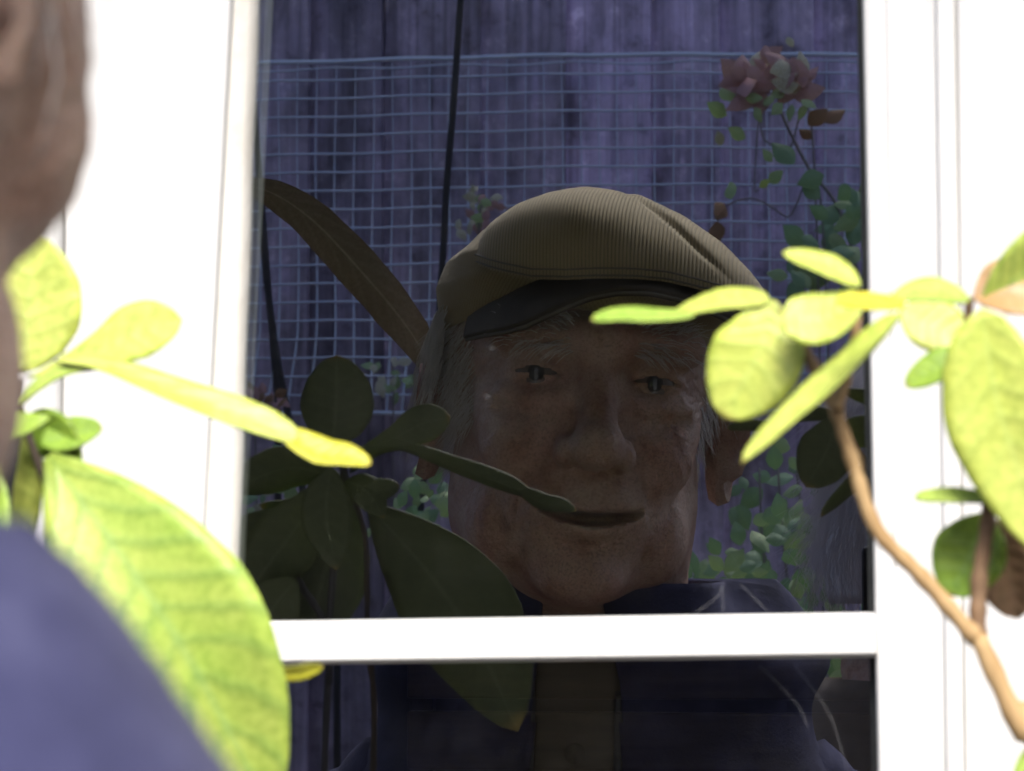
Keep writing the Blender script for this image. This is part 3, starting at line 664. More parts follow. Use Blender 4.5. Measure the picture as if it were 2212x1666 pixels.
plant('low_bush', 'pale green leafy bush mirrored below the mesh beside the man\'s jaw', 'bush',
      scatter(80, 800, 1010, 985, 1190, 1.9, 2.3, 20, 54, ['bush_leaf2', 'bush_leaf', 'bush_leaf2'], lambda u, v: v > 1010 + 0.25 * (1010 - u)) + scatter(16, 800, 900, 770, 860, 2.6, 2.7, 24, 40, ['bush_leaf2', 'petal_pale']),
      [([(900, 1500), (905, 1200), (890, 1040)], 4, 2.4), ([(860, 1500), (850, 1100), (850, 830), (845, 780)], 3, 2.66)])
plant('pink_plant', 'small dull pink flowering plant mirrored at the lower corner of the mesh', 'plant',
      scatter(20, 500, 600, 845, 880, 2.5, 2.6, 24, 42, ['petal', 'petal', 'red_leaf']) + scatter(26, 490, 620, 985, 1120, 2.3, 2.6, 28, 50, ['bush_leaf2', 'petal_pale', 'bush_leaf']),
      [([(560, 1500), (555, 1100), (550, 870)], 4, 2.55)])

# long curled brown leaf by the man's far ear
bl = leaf_px(None, [(500, 392), (590, 418), (680, 480), (770, 575), (850, 668), (905, 745), (950, 830)], 98, 0.69, M['leaf_brown'], 0.52, 0.12, 0.05, see=mirrored, roll=0.1, power=0.7, rag=0.04, name='brown_leaf')
tag(bl, 'long curved brown dry leaf mirrored beside the cap and white sideburn', 'leaf')

# ------------------------------------------------------------------ people
def ell(p, c, r):
    q = p - np.array(c); r = np.array(r)
    k0 = np.sqrt(((q / r) ** 2).sum(-1)); k1 = np.sqrt(((q / (r * r)) ** 2).sum(-1)) + 1e-9
    return k0 * (k0 - 1) / k1
def cap_(p, a, b, r0, r1=None):
    a = np.array(a, float); b = np.array(b, float); r1 = r0 if r1 is None else r1
    ab = b - a; t = np.clip(((p - a) @ ab) / (ab @ ab), 0, 1)
    return np.sqrt(((p - a - t[..., None] * ab) ** 2).sum(-1)) - (r0 + (r1 - r0) * t)
def smin(a, b, k):
    h = np.clip(0.5 + 0.5 * (b - a) / k, 0, 1); return b * (1 - h) + a * h - k * h * (1 - h)
def ssub(a, b, k): return -smin(-a, b, k)         # a minus b
def head_sdf(p):
    sx = np.stack([np.abs(p[..., 0]), p[..., 1], p[..., 2]], -1)     # mirrored in x
    d = ell(p, (0, -0.012, 0.020), (0.076, 0.098, 0.080))
    d = smin(d, ell(p, (0, 0.028, -0.030), (0.055, 0.068, 0.085)), 0.025)
    d = smin(d, ell(p, (0, 0.038, -0.080), (0.045, 0.052, 0.036)), 0.022)
    d = smin(d, ell(p, (0, 0.080, -0.104), (0.022, 0.018, 0.015)), 0.015)
    d = smin(d, ell(sx, (0.038, 0.056, -0.026), (0.019, 0.026, 0.018)), 0.016)
    d = smin(d, ell(sx, (0.037, 0.070, -0.043), (0.017, 0.018, 0.016)), 0.012)
    d = smin(d, ell(sx, (0.0435, 0.044, -0.080), (0.016, 0.026, 0.024)), 0.012)
    d = smin(d, ell(sx, (0.050, 0.004, -0.062), (0.017, 0.032, 0.034)), 0.016)
    d = smin(d, ell(p, (0, 0.074, -0.068), (0.034, 0.026, 0.026)), 0.014)
    d = smin(d, cap_(sx, (0.006, 0.091, 0.020), (0.046, 0.076, 0.019), 0.0105), 0.008)
    d = ssub(d, ell(sx, (0.031, 0.100, 0.002), (0.020, 0.024, 0.0115)), 0.008)
    d = smin(d, ell(sx, (0.031, 0.0710, 0.001), (0.0160, 0.0135, 0.0120)), 0.003)
    d = smin(d, cap_(sx, (0.024, 0.084, -0.016), (0.046, 0.073, -0.013), 0.0055), 0.006)
    d = ssub(d, cap_(sx, (0.022, 0.095, -0.024), (0.050, 0.076, -0.019), 0.0026), 0.006)
    d = ssub(d, ell(np.stack([sx[..., 0], sx[..., 1], sx[..., 2] - 0.0016 + 10 * (sx[..., 0] - 0.031) ** 2], -1), (0.031, 0.082, -0.0005), (0.0140, 0.0110, 0.0013)), 0.0008)
    d = smin(d, cap_(p, (0, 0.086, 0.012), (0, 0.110, -0.033), 0.0075, 0.0105), 0.008)
    d = smin(d, ell(p, (0, 0.113, -0.037), (0.0138, 0.0135, 0.0120)), 0.006)
    d = smin(d, ell(sx, (0.0145, 0.100, -0.040), (0.0075, 0.011, 0.0085)), 0.004)
    d = ssub(d, ell(sx, (0.0095, 0.106, -0.0505), (0.0055, 0.008, 0.005)), 0.002)
    d = ssub(d, cap_(sx, (0.0240, 0.101, -0.036), (0.041, 0.084, -0.076), 0.0045), 0.004)
    zz = p[..., 2] - 7.0 * p[..., 0] ** 2                    # smile curve
    pm = np.stack([p[..., 0], p[..., 1], zz], -1)
    d = smin(d, ell(pm, (0, 0.089, -0.0675), (0.028, 0.012, 0.0055)), 0.004)
    d = smin(d, ell(pm, (0, 0.088, -0.0790), (0.024, 0.012, 0.0060)), 0.004)
    d = ssub(d, ell(pm, (0, 0.094, -0.0735), (0.030, 0.022, 0.0040)), 0.0015)
    d = ssub(d, cap_(p, (-0.014, 0.098, -0.089), (0.014, 0.098, -0.089), 0.004), 0.006)
    return d
def neck_torso(p, d):
    sx = np.stack([np.abs(p[..., 0]), p[..., 1], p[..., 2]], -1)
    d = smin(d, cap_(p, (0, -0.022, -0.05), (0, -0.045, -0.21), 0.054, 0.060), 0.022)
    d = smin(d, cap_(sx, (0.0, -0.055, -0.172), (0.046, -0.060, -0.188), 0.050, 0.056), 0.03)
    d = smin(d, cap_(sx, (0.0, -0.100, -0.156), (0.071, -0.085, -0.140), 0.026, 0.029), 0.02)
    return smin(d, torso(p), 0.04)
def torso(p):
    d = ell(p, (0, -0.045, -0.38), (0.185, 0.115, 0.20))
    d = smin(d, ell(p, (0, -0.035, -0.58), (0.17, 0.125, 0.20)), 0.05)
    return smin(d, ell(p, (0, -0.04, -0.76), (0.172, 0.122, 0.15)), 0.05)
def rot_head(p, yaw, roll):
    cy, sy = math.cos(yaw), math.sin(yaw); cr, sr = math.cos(roll), math.sin(roll)
    x, y, z = p[..., 0], p[..., 1], p[..., 2]
    x, z = x * cr - z * sr, x * sr + z * cr          # undo a clockwise roll
    x, y = x * cy - y * sy, x * sy + y * cy          # undo a turn towards +x
    return np.stack([x, y, z], -1)
def person_sdf(yaw, roll):
    return lambda p: neck_torso(p, head_sdf(rot_head(p, yaw, roll)))
def axis_y(z): return np.interp(z, [-0.8, -0.25, -0.16, -0.09, 0.2], [-0.04, -0.05, -0.035, 0.012, 0.012])
def radial(sdf, zs, ths, rmax=0.34, extra=0.0, iters=46):
    Z, TH = np.meshgrid(zs, ths, indexing='ij')
    ay = axis_y(Z); dx, dy = np.sin(TH), np.cos(TH)          # theta 0 looks along +y
    R = np.full(Z.shape, rmax)
    for _ in range(iters):
        p = np.stack([R * dx, ay + R * dy, Z], -1); R = np.maximum(R - (sdf(p) - extra) * 0.72, 0.0005)
    return np.stack([R * dx, ay + R * dy, Z], -1), R
def grid_faces(nr, nc, wrap=True, base=0):
    F = []
    for i in range(nr - 1):
        for k in range(nc if wrap else nc - 1):
            k2 = (k + 1) % nc; F.append((base + i * nc + k, base + (i + 1) * nc + k, base + (i + 1) * nc + k2, base + i * nc + k2))
    return F
def ear_geo(side):
    """ear of a head at the origin, eye level z = 0; side +1 / -1"""
    V = []; F = []; nr, nt = 12, 36
    for layer in (0, 1):
        for i in range(nr + 1):
            r = i / nr
            for k in range(nt):
                a = 2 * PI * k / nt
                zz = 0.033 * math.cos(a); yy = -0.0185 * math.sin(a) * (1 + 0.28 * math.cos(a))
                if math.cos(a) < -0.4: yy *= 0.80
                helix = 0.0075 * math.exp(-((r - 0.90) / 0.10) ** 2) * (0.35 + 0.65 * (1 if math.cos(a) > -0.55 else 0))
                anti = 0.0055 * math.exp(-((r - 0.58) / 0.12) ** 2) * max(0, -math.sin(-a) * 0.2 + 0.8) * (1 if math.cos(a) > -0.6 else 0.2)
                concha = -0.008 * math.exp(-(r / 0.38) ** 2)
                lobe = 0.004 * max(0, -math.cos(a) - 0.55) * r
                out_ = (0.004 + helix + anti + concha + lobe) if layer == 0 else (-0.004 + helix * 0.6 - 0.003 * (1 - r))
                if r == 1.0: out_ = 0.0015 + 0.003 * (1 if math.cos(a) > -0.55 else 0.3)
                V.append((out_, r * yy, r * zz))
    q = (nr + 1) * nt
    for i in range(nr):
        for k in range(nt):
            k2 = (k + 1) % nt; a, b_, c, d_ = i * nt + k, i * nt + k2, (i + 1) * nt + k2, (i + 1) * nt + k
            F.append((a, b_, c, d_) if side > 0 else (d_, c, b_, a)); F.append((q + d_, q + c, q + b_, q + a) if side > 0 else (q + a, q + b_, q + c, q + d_))
    out = []
    for o_, y, z in V:
        v = Vector((o_, y, z)); v = Matrix.Rotation(math.radians(26 if side > 0 else -4), 3, 'Z') @ v     # rear edge stands away from the head
        v = Matrix.Rotation(math.radians(-8), 3, 'X') @ v
        out.append((side * (v.x + (0.0815 if side > 0 else 0.076)), v.y - 0.012, v.z - 0.026))
    return out, F
def unrot(v, yaw, roll):
    """head frame -> person frame (inverse of rot_head)"""
    x, y, z = v; cy, sy = math.cos(yaw), math.sin(yaw); cr, sr = math.cos(roll), math.sin(roll)
    x, y = x * cy + y * sy, -x * sy + y * cy
    x, z = x * cr + z * sr, -x * sr + z * cr
    return (x, y, z)
def build_body(parent, yaw, roll, hi=True):
    sdf = person_sdf(yaw, roll)
    st = 0.0013 if hi else 0.004
    zs = np.concatenate([np.linspace(0.1005, 0.08, 8)[:-1], np.arange(0.08, -0.128, -st), np.linspace(-0.13, -0.24, 30), np.linspace(-0.25, -0.86, 26)])
    nt = 300 if hi else 120; tt = np.linspace(-PI, PI, nt, endpoint=False); ths = tt - 0.45 * np.sin(tt)      # denser towards the face
    P, R = radial(sdf, zs, ths)
    if hi:   # fine creases round the eyes
        q = rot_head(P, yaw, roll); ax = np.abs(q[..., 0])
        cr = np.exp(-((ax - 0.054) / 0.012) ** 2) * np.exp(-((q[..., 2] + 0.008) / 0.022) ** 2) * (q[..., 1] > 0.03)
        ph = np.sin((q[..., 2] + (ax - 0.045) * 0.55 * np.sign(q[..., 2] + 0.004)) * 2 * PI / 0.0058)
        fh = np.exp(-((q[..., 2] - 0.040) / 0.014) ** 2) * (q[..., 1] > 0.05)
        cb = np.exp(-((ax - 0.052) / 0.014) ** 2) * np.exp(-((q[..., 2] + 0.045) / 0.020) ** 2) * (q[..., 1] > 0.03)
        ph2 = np.sin((ax * 0.8 + q[..., 2] * 0.5) * 2 * PI / 0.007)
        nz_ = np.zeros_like(R); rg = np.random.RandomState(4)
        for fq, am in ((90, 1.0), (180, 0.7), (360, 0.45), (700, 0.3)):
            for _ in range(5):
                w3 = rg.normal(size=3); w3 /= np.linalg.norm(w3); nz_ += am * np.sin(q @ w3 * fq + rg.uniform(0, 6)) / 5
        fold_ = np.exp(-((ax - 0.046 - 0.25 * (q[..., 2] + 0.07)) / 0.0035) ** 2) * np.exp(-((q[..., 2] + 0.075) / 0.022) ** 2) * (q[..., 1] > 0.03)
        fold2 = np.exp(-((ax - 0.033) / 0.003) ** 2) * np.exp(-((q[..., 2] + 0.090) / 0.014) ** 2) * (q[..., 1] > 0.04)
        dr = 0.00055 * nz_ * (R > 0.03) - 0.0022 * fold_ - 0.0018 * fold2 + 0.00055 * cr * ph * (0.6 + 0.4 * np.sin(q[..., 2] * 410 + ax * 700)) + 0.0006 * fh * np.sin(q[..., 2] * 2 * PI / 0.009 + 20 * q[..., 0]) + 0.00028 * cb * ph2
        th = np.broadcast_to(ths, R.shape); P = P + np.stack([dr * np.sin(th), dr * np.cos(th), 0 * dr], -1)
    nr, nc = R.shape; V = P.reshape(-1, 3).tolist(); F = grid_faces(nr, nc)
    V.append((0, 0, zs[0] + 0.0005)); ti = len(V) - 1; F += [(ti, k, (k + 1) % nc) for k in range(nc)]
    V.append((0, axis_y(-0.86) * 1.0, -0.87)); bi = len(V) - 1; F += [(bi, (nr - 1) * nc + (k + 1) % nc, (nr - 1) * nc + k) for k in range(nc)]
    for s in (1, -1):
        ev, ef = ear_geo(s); b0 = len(V)
        V += [unrot(v, yaw, roll) for v in ev]; F += [tuple(b0 + i for i in f) for f in ef]
    return mesh_obj('body', V, F, M['skin'], parent), sdf
def strands(name, roots, mat, parent, seg=3, rad=0.00045):
    V = []; F = []
    for pts in roots:
        k = len(pts); R = [rad * (1 - 0.75 * i / (k - 1)) for i in range(k)]; tube_geo(pts, R, seg, V, F)
    return mesh_obj(name, V, F, mat, parent)
def clothing(name, parent, zs, extra, mat, ths=None, cut=None, fold=0.004, hem=None, thick=0.004, sd=0, loose=None, lift=None):
    nt = 160; ths = np.linspace(-PI, PI, nt, endpoint=False) if ths is None else ths
    base = lambda p: neck_torso(p, ell(p, (0, 0, 0.0), (0.03, 0.03, 0.03)))
    P, R = radial(base, zs, ths, 0.36, extra)
    Z = P[..., 2]; th = np.broadcast_to(ths, R.shape)
    dr = fold * (np.sin(th * 7 + Z * 23 + sd) * np.sin(Z * 31 + th * 3) + 0.6 * np.sin(th * 3 - Z * 47 + sd)) * np.clip((-0.15 - Z) * 8, 0.15, 1)
    if loose is not None: dr = dr + loose(Z, th)
    P = P + np.stack([dr * np.sin(th), dr * np.cos(th), 0 * dr], -1)
    if lift is not None: P[..., 2] += lift(Z, th)
    nr, nc = R.shape; F = grid_faces(nr, nc)
    if cut is not None:
        Vz = P.reshape(-1, 3)[:, 2]; Vt = th.reshape(-1)
        F = [f for f in F if not cut(np.mean([Vz[i] for i in f]), Vt[f[0]])]
    o = mesh_obj(name, P.reshape(-1, 3).tolist(), F, mat, parent)
    mod = o.modifiers.new('thickness', 'SOLIDIFY'); mod.thickness = thick; mod.offset = 1.0 if False else -1.0
    return o
def limb(name, parent, pts, rad, mat, seg=20, fold=0.004):
    P = smooth_path([Vector(p) for p in pts], 8); n_ = len(P)
    R = np.interp(np.linspace(0, 1, n_), np.linspace(0, 1, len(rad)), rad); R = [r * (1 + 0.03 * math.sin(i * 2.3) + 0.02 * math.sin(i * 5.1)) for i, r in enumerate(R)]
    return tube(name, P, R, mat, parent, seg)
def shoe(parent, x, mat, z0):
    V = []; F = []; prof = [(-0.10, 0.036, 0.07), (-0.05, 0.042, 0.085), (0.0, 0.044, 0.075), (0.06, 0.049, 0.060), (0.12, 0.048, 0.045), (0.165, 0.036, 0.032), (0.18, 0.015, 0.02)]
    k = 12
    for y, w_, h in prof:
        for i in range(k):
            a = PI * 2 * i / k; V.append((x + w_ * math.cos(a), y, z0 + max(0.0, h * 0.5 + h * 0.55 * math.sin(a))))
    F = grid_faces(len(prof), k); F += [tuple(range(k))[::-1], tuple((len(prof) - 1) * k + i for i in range(k))]
    return mesh_obj('shoe', V, F, mat, parent)

def lower_body(parent, eye, jacket_mat):
    z0 = -eye
    for s in (1, -1):
        limb('trouser_leg', parent, [(s * 0.085, -0.04, -0.74), (s * 0.10, -0.03, -1.0), (s * 0.10, -0.02, -1.2), (s * 0.105, -0.04, z0 + 0.07)], [0.098, 0.085, 0.068, 0.066, 0.062], M['trousers'])
        shoe(parent, s * 0.105, M['shoe'], z0 + 0.005)
        limb('sleeve', parent, [(s * 0.088, -0.062, -0.235), (s * 0.165, -0.075, -0.32), (s * 0.235, -0.10, -0.50), (s * 0.225, -0.02, -0.66), (s * 0.165, 0.05, -0.74)], [0.058, 0.066, 0.062, 0.054, 0.050], jacket_mat)

# ---- the man by the window
HX, HD, HZ = -0.189, 0.63, 0.112
YAW, ROLL = math.radians(13), math.radians(5)
man = thing('person', 'person in olive corduroy flat cap and blue fleece, close to the window, back to camera', 'person')
man.location = (HX, -HD, CAM.z + HZ)
body, man_sdf = build_body(man, YAW, ROLL)
for s in (1, -1):
    c = Vector(unrot((s * 0.031, 0.0722, -0.0005), YAW, ROLL))
    bm = bmesh.new(); bmesh.ops.create_uvsphere(bm, u_segments=24, v_segments=16, radius=0.0122); me = bpy.data.meshes.new('eye'); bm.to_mesh(me); bm.free()
    me.materials.append(M['eye']); me.polygons.foreach_set('use_smooth', [True] * len(me.polygons)); e = link(bpy.data.objects.new('eye', me), man); e.location = c
    bm = bmesh.new(); bmesh.ops.create_uvsphere(bm, u_segments=20, v_segments=10, radius=0.0060); me = bpy.data.meshes.new('iris'); bm.to_mesh(me); bm.free()
    me.materials.append(M['iris']); ir = link(bpy.data.objects.new('iris', me), e); ir.location = (0.001, 0.0072, 0.0)
# hair: sides, sideburns, nape, eyebrows
hr = random.Random(11); roots = []
def head_surface_many(P):
    p = np.array(P, float); e_ = 1e-4; g = None
    for _ in range(12):
        d = head_sdf(p); g = np.stack([(head_sdf(p + np.eye(3)[i] * e_) - d) / e_ for i in range(3)], -1)
        g /= np.linalg.norm(g, axis=-1, keepdims=True) + 1e-9; p = p - d[:, None] * g
    return p, g
seeds = []
while len(seeds) < 2000:
    s = hr.choice((1, -1, -1)); y = hr.uniform(-0.085, 0.055); z = hr.uniform(-0.045 if y < 0.0 else -0.03, 0.035)
    if y > 0.02 and z < -0.02 and hr.random() < 0.6: continue
    seeds.append((s * 0.075, y, z))
PS, GS = head_surface_many(seeds)
for p, g in zip(PS, GS):
    Ln = hr.uniform(0.012, 0.032); n_ = Vector(g)
    d1 = (Vector((0, -0.7 + hr.uniform(-0.4, 0.4), -0.75 + hr.uniform(-0.3, 0.3))) + n_ * hr.uniform(0.15, 0.55)).normalized()
    a = Vector(p); b_ = a + d1 * Ln * 0.5; c = b_ + (d1 + Vector((0, -0.2, -0.3)) + n_ * hr.uniform(-0.3, 0.4)).normalized() * Ln * 0.5
    roots.append([Vector(unrot(q, YAW, ROLL)) for q in (a - n_ * 0.001, b_, c)])
for i in range(420):     # longer locks over the far ear
    a = Vector((-0.0775 - hr.uniform(0, 0.003), hr.uniform(-0.045, 0.035), hr.uniform(0.0, 0.035))); Ln = hr.uniform(0.025, 0.055)
    d1 = Vector((-0.22 + hr.uniform(-0.12, 0.1), -0.35 + hr.uniform(-0.3, 0.3), -1)).normalized(); b_ = a + d1 * Ln * 0.5
    c = b_ + (d1 + Vector((hr.uniform(-0.1, 0.3), hr.uniform(-0.3, 0.2), -0.3))).normalized() * Ln * 0.5
    roots.append([Vector(unrot(q, YAW, ROLL)) for q in (a, b_, c)])
seeds = []
for i in range(500):     # nape
    a_ = hr.uniform(-0.9, 0.9); seeds.append((0.07 * math.sin(a_), -0.09 * math.cos(a_), hr.uniform(-0.075, 0.03)))
PS, GS = head_surface_many(seeds)
for p, g in zip(PS, GS):
    n_ = Vector(g); d1 = (Vector((hr.uniform(-0.2, 0.2), 0, -1)) + n_ * hr.uniform(0.1, 0.4)).normalized(); Ln = hr.uniform(0.010, 0.022); a = Vector(p)
    roots.append([Vector(unrot(q, YAW, ROLL)) for q in (a - n_ * 0.001, a + d1 * Ln * 0.5, a + d1 * Ln)])
strands('hair', roots, M['hair'], man, rad=0.00032)
roots = []; seeds = []; sides = []
for i in range(260):
    s = hr.choice((1, -1)); x = hr.uniform(0.012, 0.048); sides.append(s); seeds.append((s * x, 0.095 - x * 0.35, 0.021 + hr.uniform(-0.004, 0.004)))
PS, GS = head_surface_many(seeds)
for p, g, s in zip(PS, GS, sides):
    n_ = Vector(g); d1 = (Vector((s * 0.8, 0.1, hr.uniform(-0.3, 0.5))) + n_ * 0.6).normalized(); Ln = hr.uniform(0.006, 0.012); a = Vector(p)
    roots.append([Vector(unrot(q, YAW, ROLL)) for q in (a, a + d1 * Ln * 0.5, a + d1 * Ln + Vector((0, 0, -0.002)))])
strands('eyebrow', roots, M['hair'], man, rad=0.00035)

# clothes
def vcut(z, t): return abs(t) < (0.05 + 0.30 * np.clip((z + 0.36) / 0.2, 0, 1)) and z > -0.40
clothing('shirt', man, np.linspace(-0.150, -0.60, 60), 0.006, M['shirt'], fold=0.002, thick=0.002)
clothing('jacket', man, np.concatenate([np.linspace(-0.108, -0.26, 44), np.linspace(-0.268, -0.86, 60)]), 0.0125, M['fleece'], cut=vcut, fold=0.004, thick=0.004,
         loose=lambda Z, th: 0.017 * np.exp(-((Z + 0.150) / 0.020) ** 2) * np.clip(np.abs(th) - 0.35, 0, 1) + 0.002 * np.clip((Z + 0.16) / 0.05, 0, 1), lift=lambda Z, th: 0.022 * np.clip((Z + 0.16) / 0.06, 0, 1) * np.clip(-np.sin(th), 0, 1))
lower_body(man, CAM.z + HZ, M['fleece'])
zb_z = np.linspace(-0.165, -0.40, 40); bsd = lambda p: neck_torso(p, ell(p, (0, 0, 0.0), (0.03, 0.03, 0.03)))
for s in (1, -1):
    tz_ = s * (0.05 + 0.30 * np.clip((zb_z + 0.36) / 0.2, 0, 1)); pts = []
    for z_, t_ in zip(zb_z, tz_):
        P1, _ = radial(bsd, np.array([z_]), np.array([t_]), 0.36, 0.013); pts.append(tuple(P1[0, 0]))
    tube('zip', pts, 0.0022, M['zip'], man, 6)
pts = []
for z_ in np.linspace(-0.175, -0.40, 30):
    P1, _ = radial(bsd, np.array([z_]), np.array([0.0]), 0.36, 0.0075); pts.append(tuple(P1[0, 0]))
for k in (3, 10, 17, 24):
    tube('button', [(pts[k][0], pts[k][1] - 0.002, pts[k][2]), (pts[k][0], pts[k][1] + 0.002, pts[k][2])], 0.0055, M['shirt'], man, 14)

# ---- flat cap
capo = thing('flat_cap', 'olive green corduroy flat cap with a dark visor on the man\'s head', 'cap')
capo.location = man.location
def L(u, v, dist): return ((u - 2013) / FPX * dist - HX, (1277 - v) / FPX * dist - HZ)      # picture -> head frame (x, z) at that distance
topc = [L(u, v, 1.615) for u, v in [(1036, 552), (1048, 520), (1080, 482), (1150, 442), (1220, 422), (1290, 415), (1400, 430), (1500, 478), (1580, 535), (1640, 598), (1668, 645)]]
seam = [L(u, v, 1.512) for u, v in [(990, 535), (1040, 560), (1080, 575), (1150, 595), (1230, 601), (1300, 600), (1380, 601), (1450, 606), (1560, 628), (1640, 655), (1700, 680)]]
tx, tz = np.array(topc).T; sx_, sz_ = np.array(seam).T
def wale_attr(o, vals):
    at_ = o.data.attributes.new('wale', 'FLOAT', 'POINT'); at_.data.foreach_set('value', np.asarray(vals, dtype=np.float32).ravel())
def crown():
    x0, x1 = tx[0], tx[-1]; nx, nf, nb = 760, 56, 40
    X = np.linspace(x0, x1, nx); xc, hw_ = (x0 + x1) / 2, (x1 - x0) / 2
    Xs = np.clip((X - xc) / hw_, -1, 1); rim = np.sqrt(np.clip(1 - Xs ** 2, 0, 1))
    T = np.interp(X, tx, tz); T = np.convolve(np.pad(T, 12, mode='edge'), np.ones(25) / 25, 'valid')
    Sx = np.interp(X, sx_, sz_); Sx = np.minimum(Sx, T - 0.0005)
    yf = 0.014 + 0.112 * rim ** 0.8; yb = 0.0 - 0.100 * rim ** 0.7; yt = 0.012 * rim
    zb2 = np.minimum(0.035 * rim + T * (1 - rim), T - 0.0003)
    wl = 0.00186; ph = (X - x0) / wl
    rid = np.abs(np.sin(PI * ph)) ** 0.7
    V = []; W = []
    P = np.zeros((nf + nb, nx, 3)); NRM = np.zeros_like(P)
    for j in range(nf):
        a = (j / (nf - 1)) * PI / 2
        y = yt + (yf - yt) * np.cos(a) ** 0.62; z = Sx + (T - Sx) * np.sin(a) ** 0.80
        y = y + 0.004 * rim * np.sin(a * 2) * np.sin(X * 60 + 1.0) 
        P[j] = np.stack([X, y, z], -1); NRM[j] = np.stack([0 * X, np.cos(a) + 0 * X, np.sin(a) + 0 * X], -1)
    for j in range(nb):
        a = ((j + 1) / nb) * PI / 2
        y = yt + (yb - yt) * np.sin(a) ** 0.75; z = zb2 + (T - zb2) * np.cos(a) ** 0.75
        P[nf + j] = np.stack([X, y, z], -1); NRM[nf + j] = np.stack([0 * X, -np.sin(a) + 0 * X, np.cos(a) + 0 * X], -1)
    # long soft pleat towards the far side, as the cloth is pulled over
    pl = np.zeros((nf + nb, nx)); jj = np.arange(nf + nb)[:, None] / nf
    cx_ = 0.022 + (0.085 - 0.022) * np.clip((0.95 - jj) / 0.75, 0, 1)
    pl = -0.0035 * np.exp(-((X[None] - cx_) / 0.005) ** 2) * np.exp(-((jj - 0.55) / 0.33) ** 4)
    lum = 0.0015 * np.sin(X[None] * 48 + jj * 5) * np.sin(jj * 4)
    fadeend = np.clip(rim * 3, 0, 1)
    disp = ((rid - 0.6) * 0.0007)[None] * fadeend[None] + (pl + lum) * fadeend[None]
    P = P + NRM * disp[..., None]
    W = np.broadcast_to(rid, P.shape[:2])
    o = mesh_obj('crown', P.reshape(-1, 3).tolist(), grid_faces(nf + nb, nx, False), M['cord'], capo); wale_attr(o, W)
    # double line of stitching along the front seam
    for off in (0.0016, 0.0052):
        pts = [(X[i], yf[i] + 0.0008 - off * 0.02, Sx[i] + off) for i in range(8, nx - 8, 4)]
        tube('seam', pts, 0.00055, M['thread'], capo, 5)
    return X, yf, Sx
cX, cyf, cS = crown()
def side_panel():
    # close-fitting band round the head, under the crown panel
    nz, nt = 40, 1500; V = np.zeros((nz, nt, 3)); W = np.zeros((nz, nt))
    for j in range(nz):
        s = j / (nz - 1)
        th = np.linspace(-PI, PI, nt, endpoint=False)
        zb0 = 0.024 - 0.010 * (1 - np.cos(th)) * 0.5 - 0.004 * np.sin(th) + 0.010 * np.exp(-(th / 0.6) ** 2)
        zt0 = 0.090
        z = zb0 + (zt0 - zb0) * s
        prof = np.interp(s, [0, 0.12, 0.35, 0.6, 0.85, 1], [0.0, 0.045, 0.05, -0.03, -0.25, -0.6])
        rx_, ry_ = 0.0775, 0.098
        r = 1.0 / np.sqrt((np.sin(th) / rx_) ** 2 + (np.cos(th) / ry_) ** 2) * (1 + prof)
        phs = (th * 0.088 + z * 0.55 * np.sign(np.sin(th))) / 0.0022
        rid = np.abs(np.sin(PI * phs)) ** 0.7; r = r + (rid - 0.6) * 0.0007 + 0.0012 * np.sin(th * 9 + z * 120) * (s > 0.1)
        V[j] = np.stack([r * np.sin(th) + 0.003, r * np.cos(th) - 0.010, z - 0.05 * (r * np.sin(th)) * 1.0], -1); W[j] = rid
    o = mesh_obj('side_panel', V.reshape(-1, 3).tolist(), grid_faces(nz, nt)[::1], M['cord'], capo); wale_attr(o, W)
    md = o.modifiers.new('thickness', 'SOLIDIFY'); md.thickness = 0.002; md.offset = -1
    return o
side_panel()
def visor():
    nu, nv = 60, 22; V = []; W = []
    ux = [1050, 1090, 1130, 1200, 1270, 1330, 1400, 1470, 1540, 1610, 1680]
    uz = [700, 698, 691, 661, 634, 622, 621, 634, 660, 690, 705]
    edge = [L(u, v, 1.487) for u, v in zip(ux, uz)]; ex, ez = np.array(edge).T
    for i in range(nu):
        s = -1 + 2 * i / (nu - 1)
        xm = 0.020 + s * 0.071
        for k in range(nv):
            t = k / (nv - 1)
            yo = 0.133 - 0.060 * abs(s) ** 2.6; yi = 0.088 - 0.046 * abs(s) ** 2.2
            x = xm; z_o = np.interp(xm * 0.97, ex, ez); z_i = 0.052 - 0.018 * s * s - 0.05 * xm
            y = yi + (yo - yi) * t; z = z_i + (z_o - z_i) * t + 0.004 * math.sin(PI * t)
            V.append((x, y, z)); W.append(1)
    o = mesh_obj('visor', V, grid_faces(nu, nv, False), M['cord_shaded'], capo)
    md = o.modifiers.new('thickness', 'SOLIDIFY'); md.thickness = 0.0045; md.offset = 0
    pts = [V[i * nv + nv - 1] for i in range(nu)]
    tube('visor_piping', [(p[0], p[1] + 0.0012, p[2] - 0.0005) for p in pts], 0.0009, M['thread'], capo, 6)
    return o
visor()

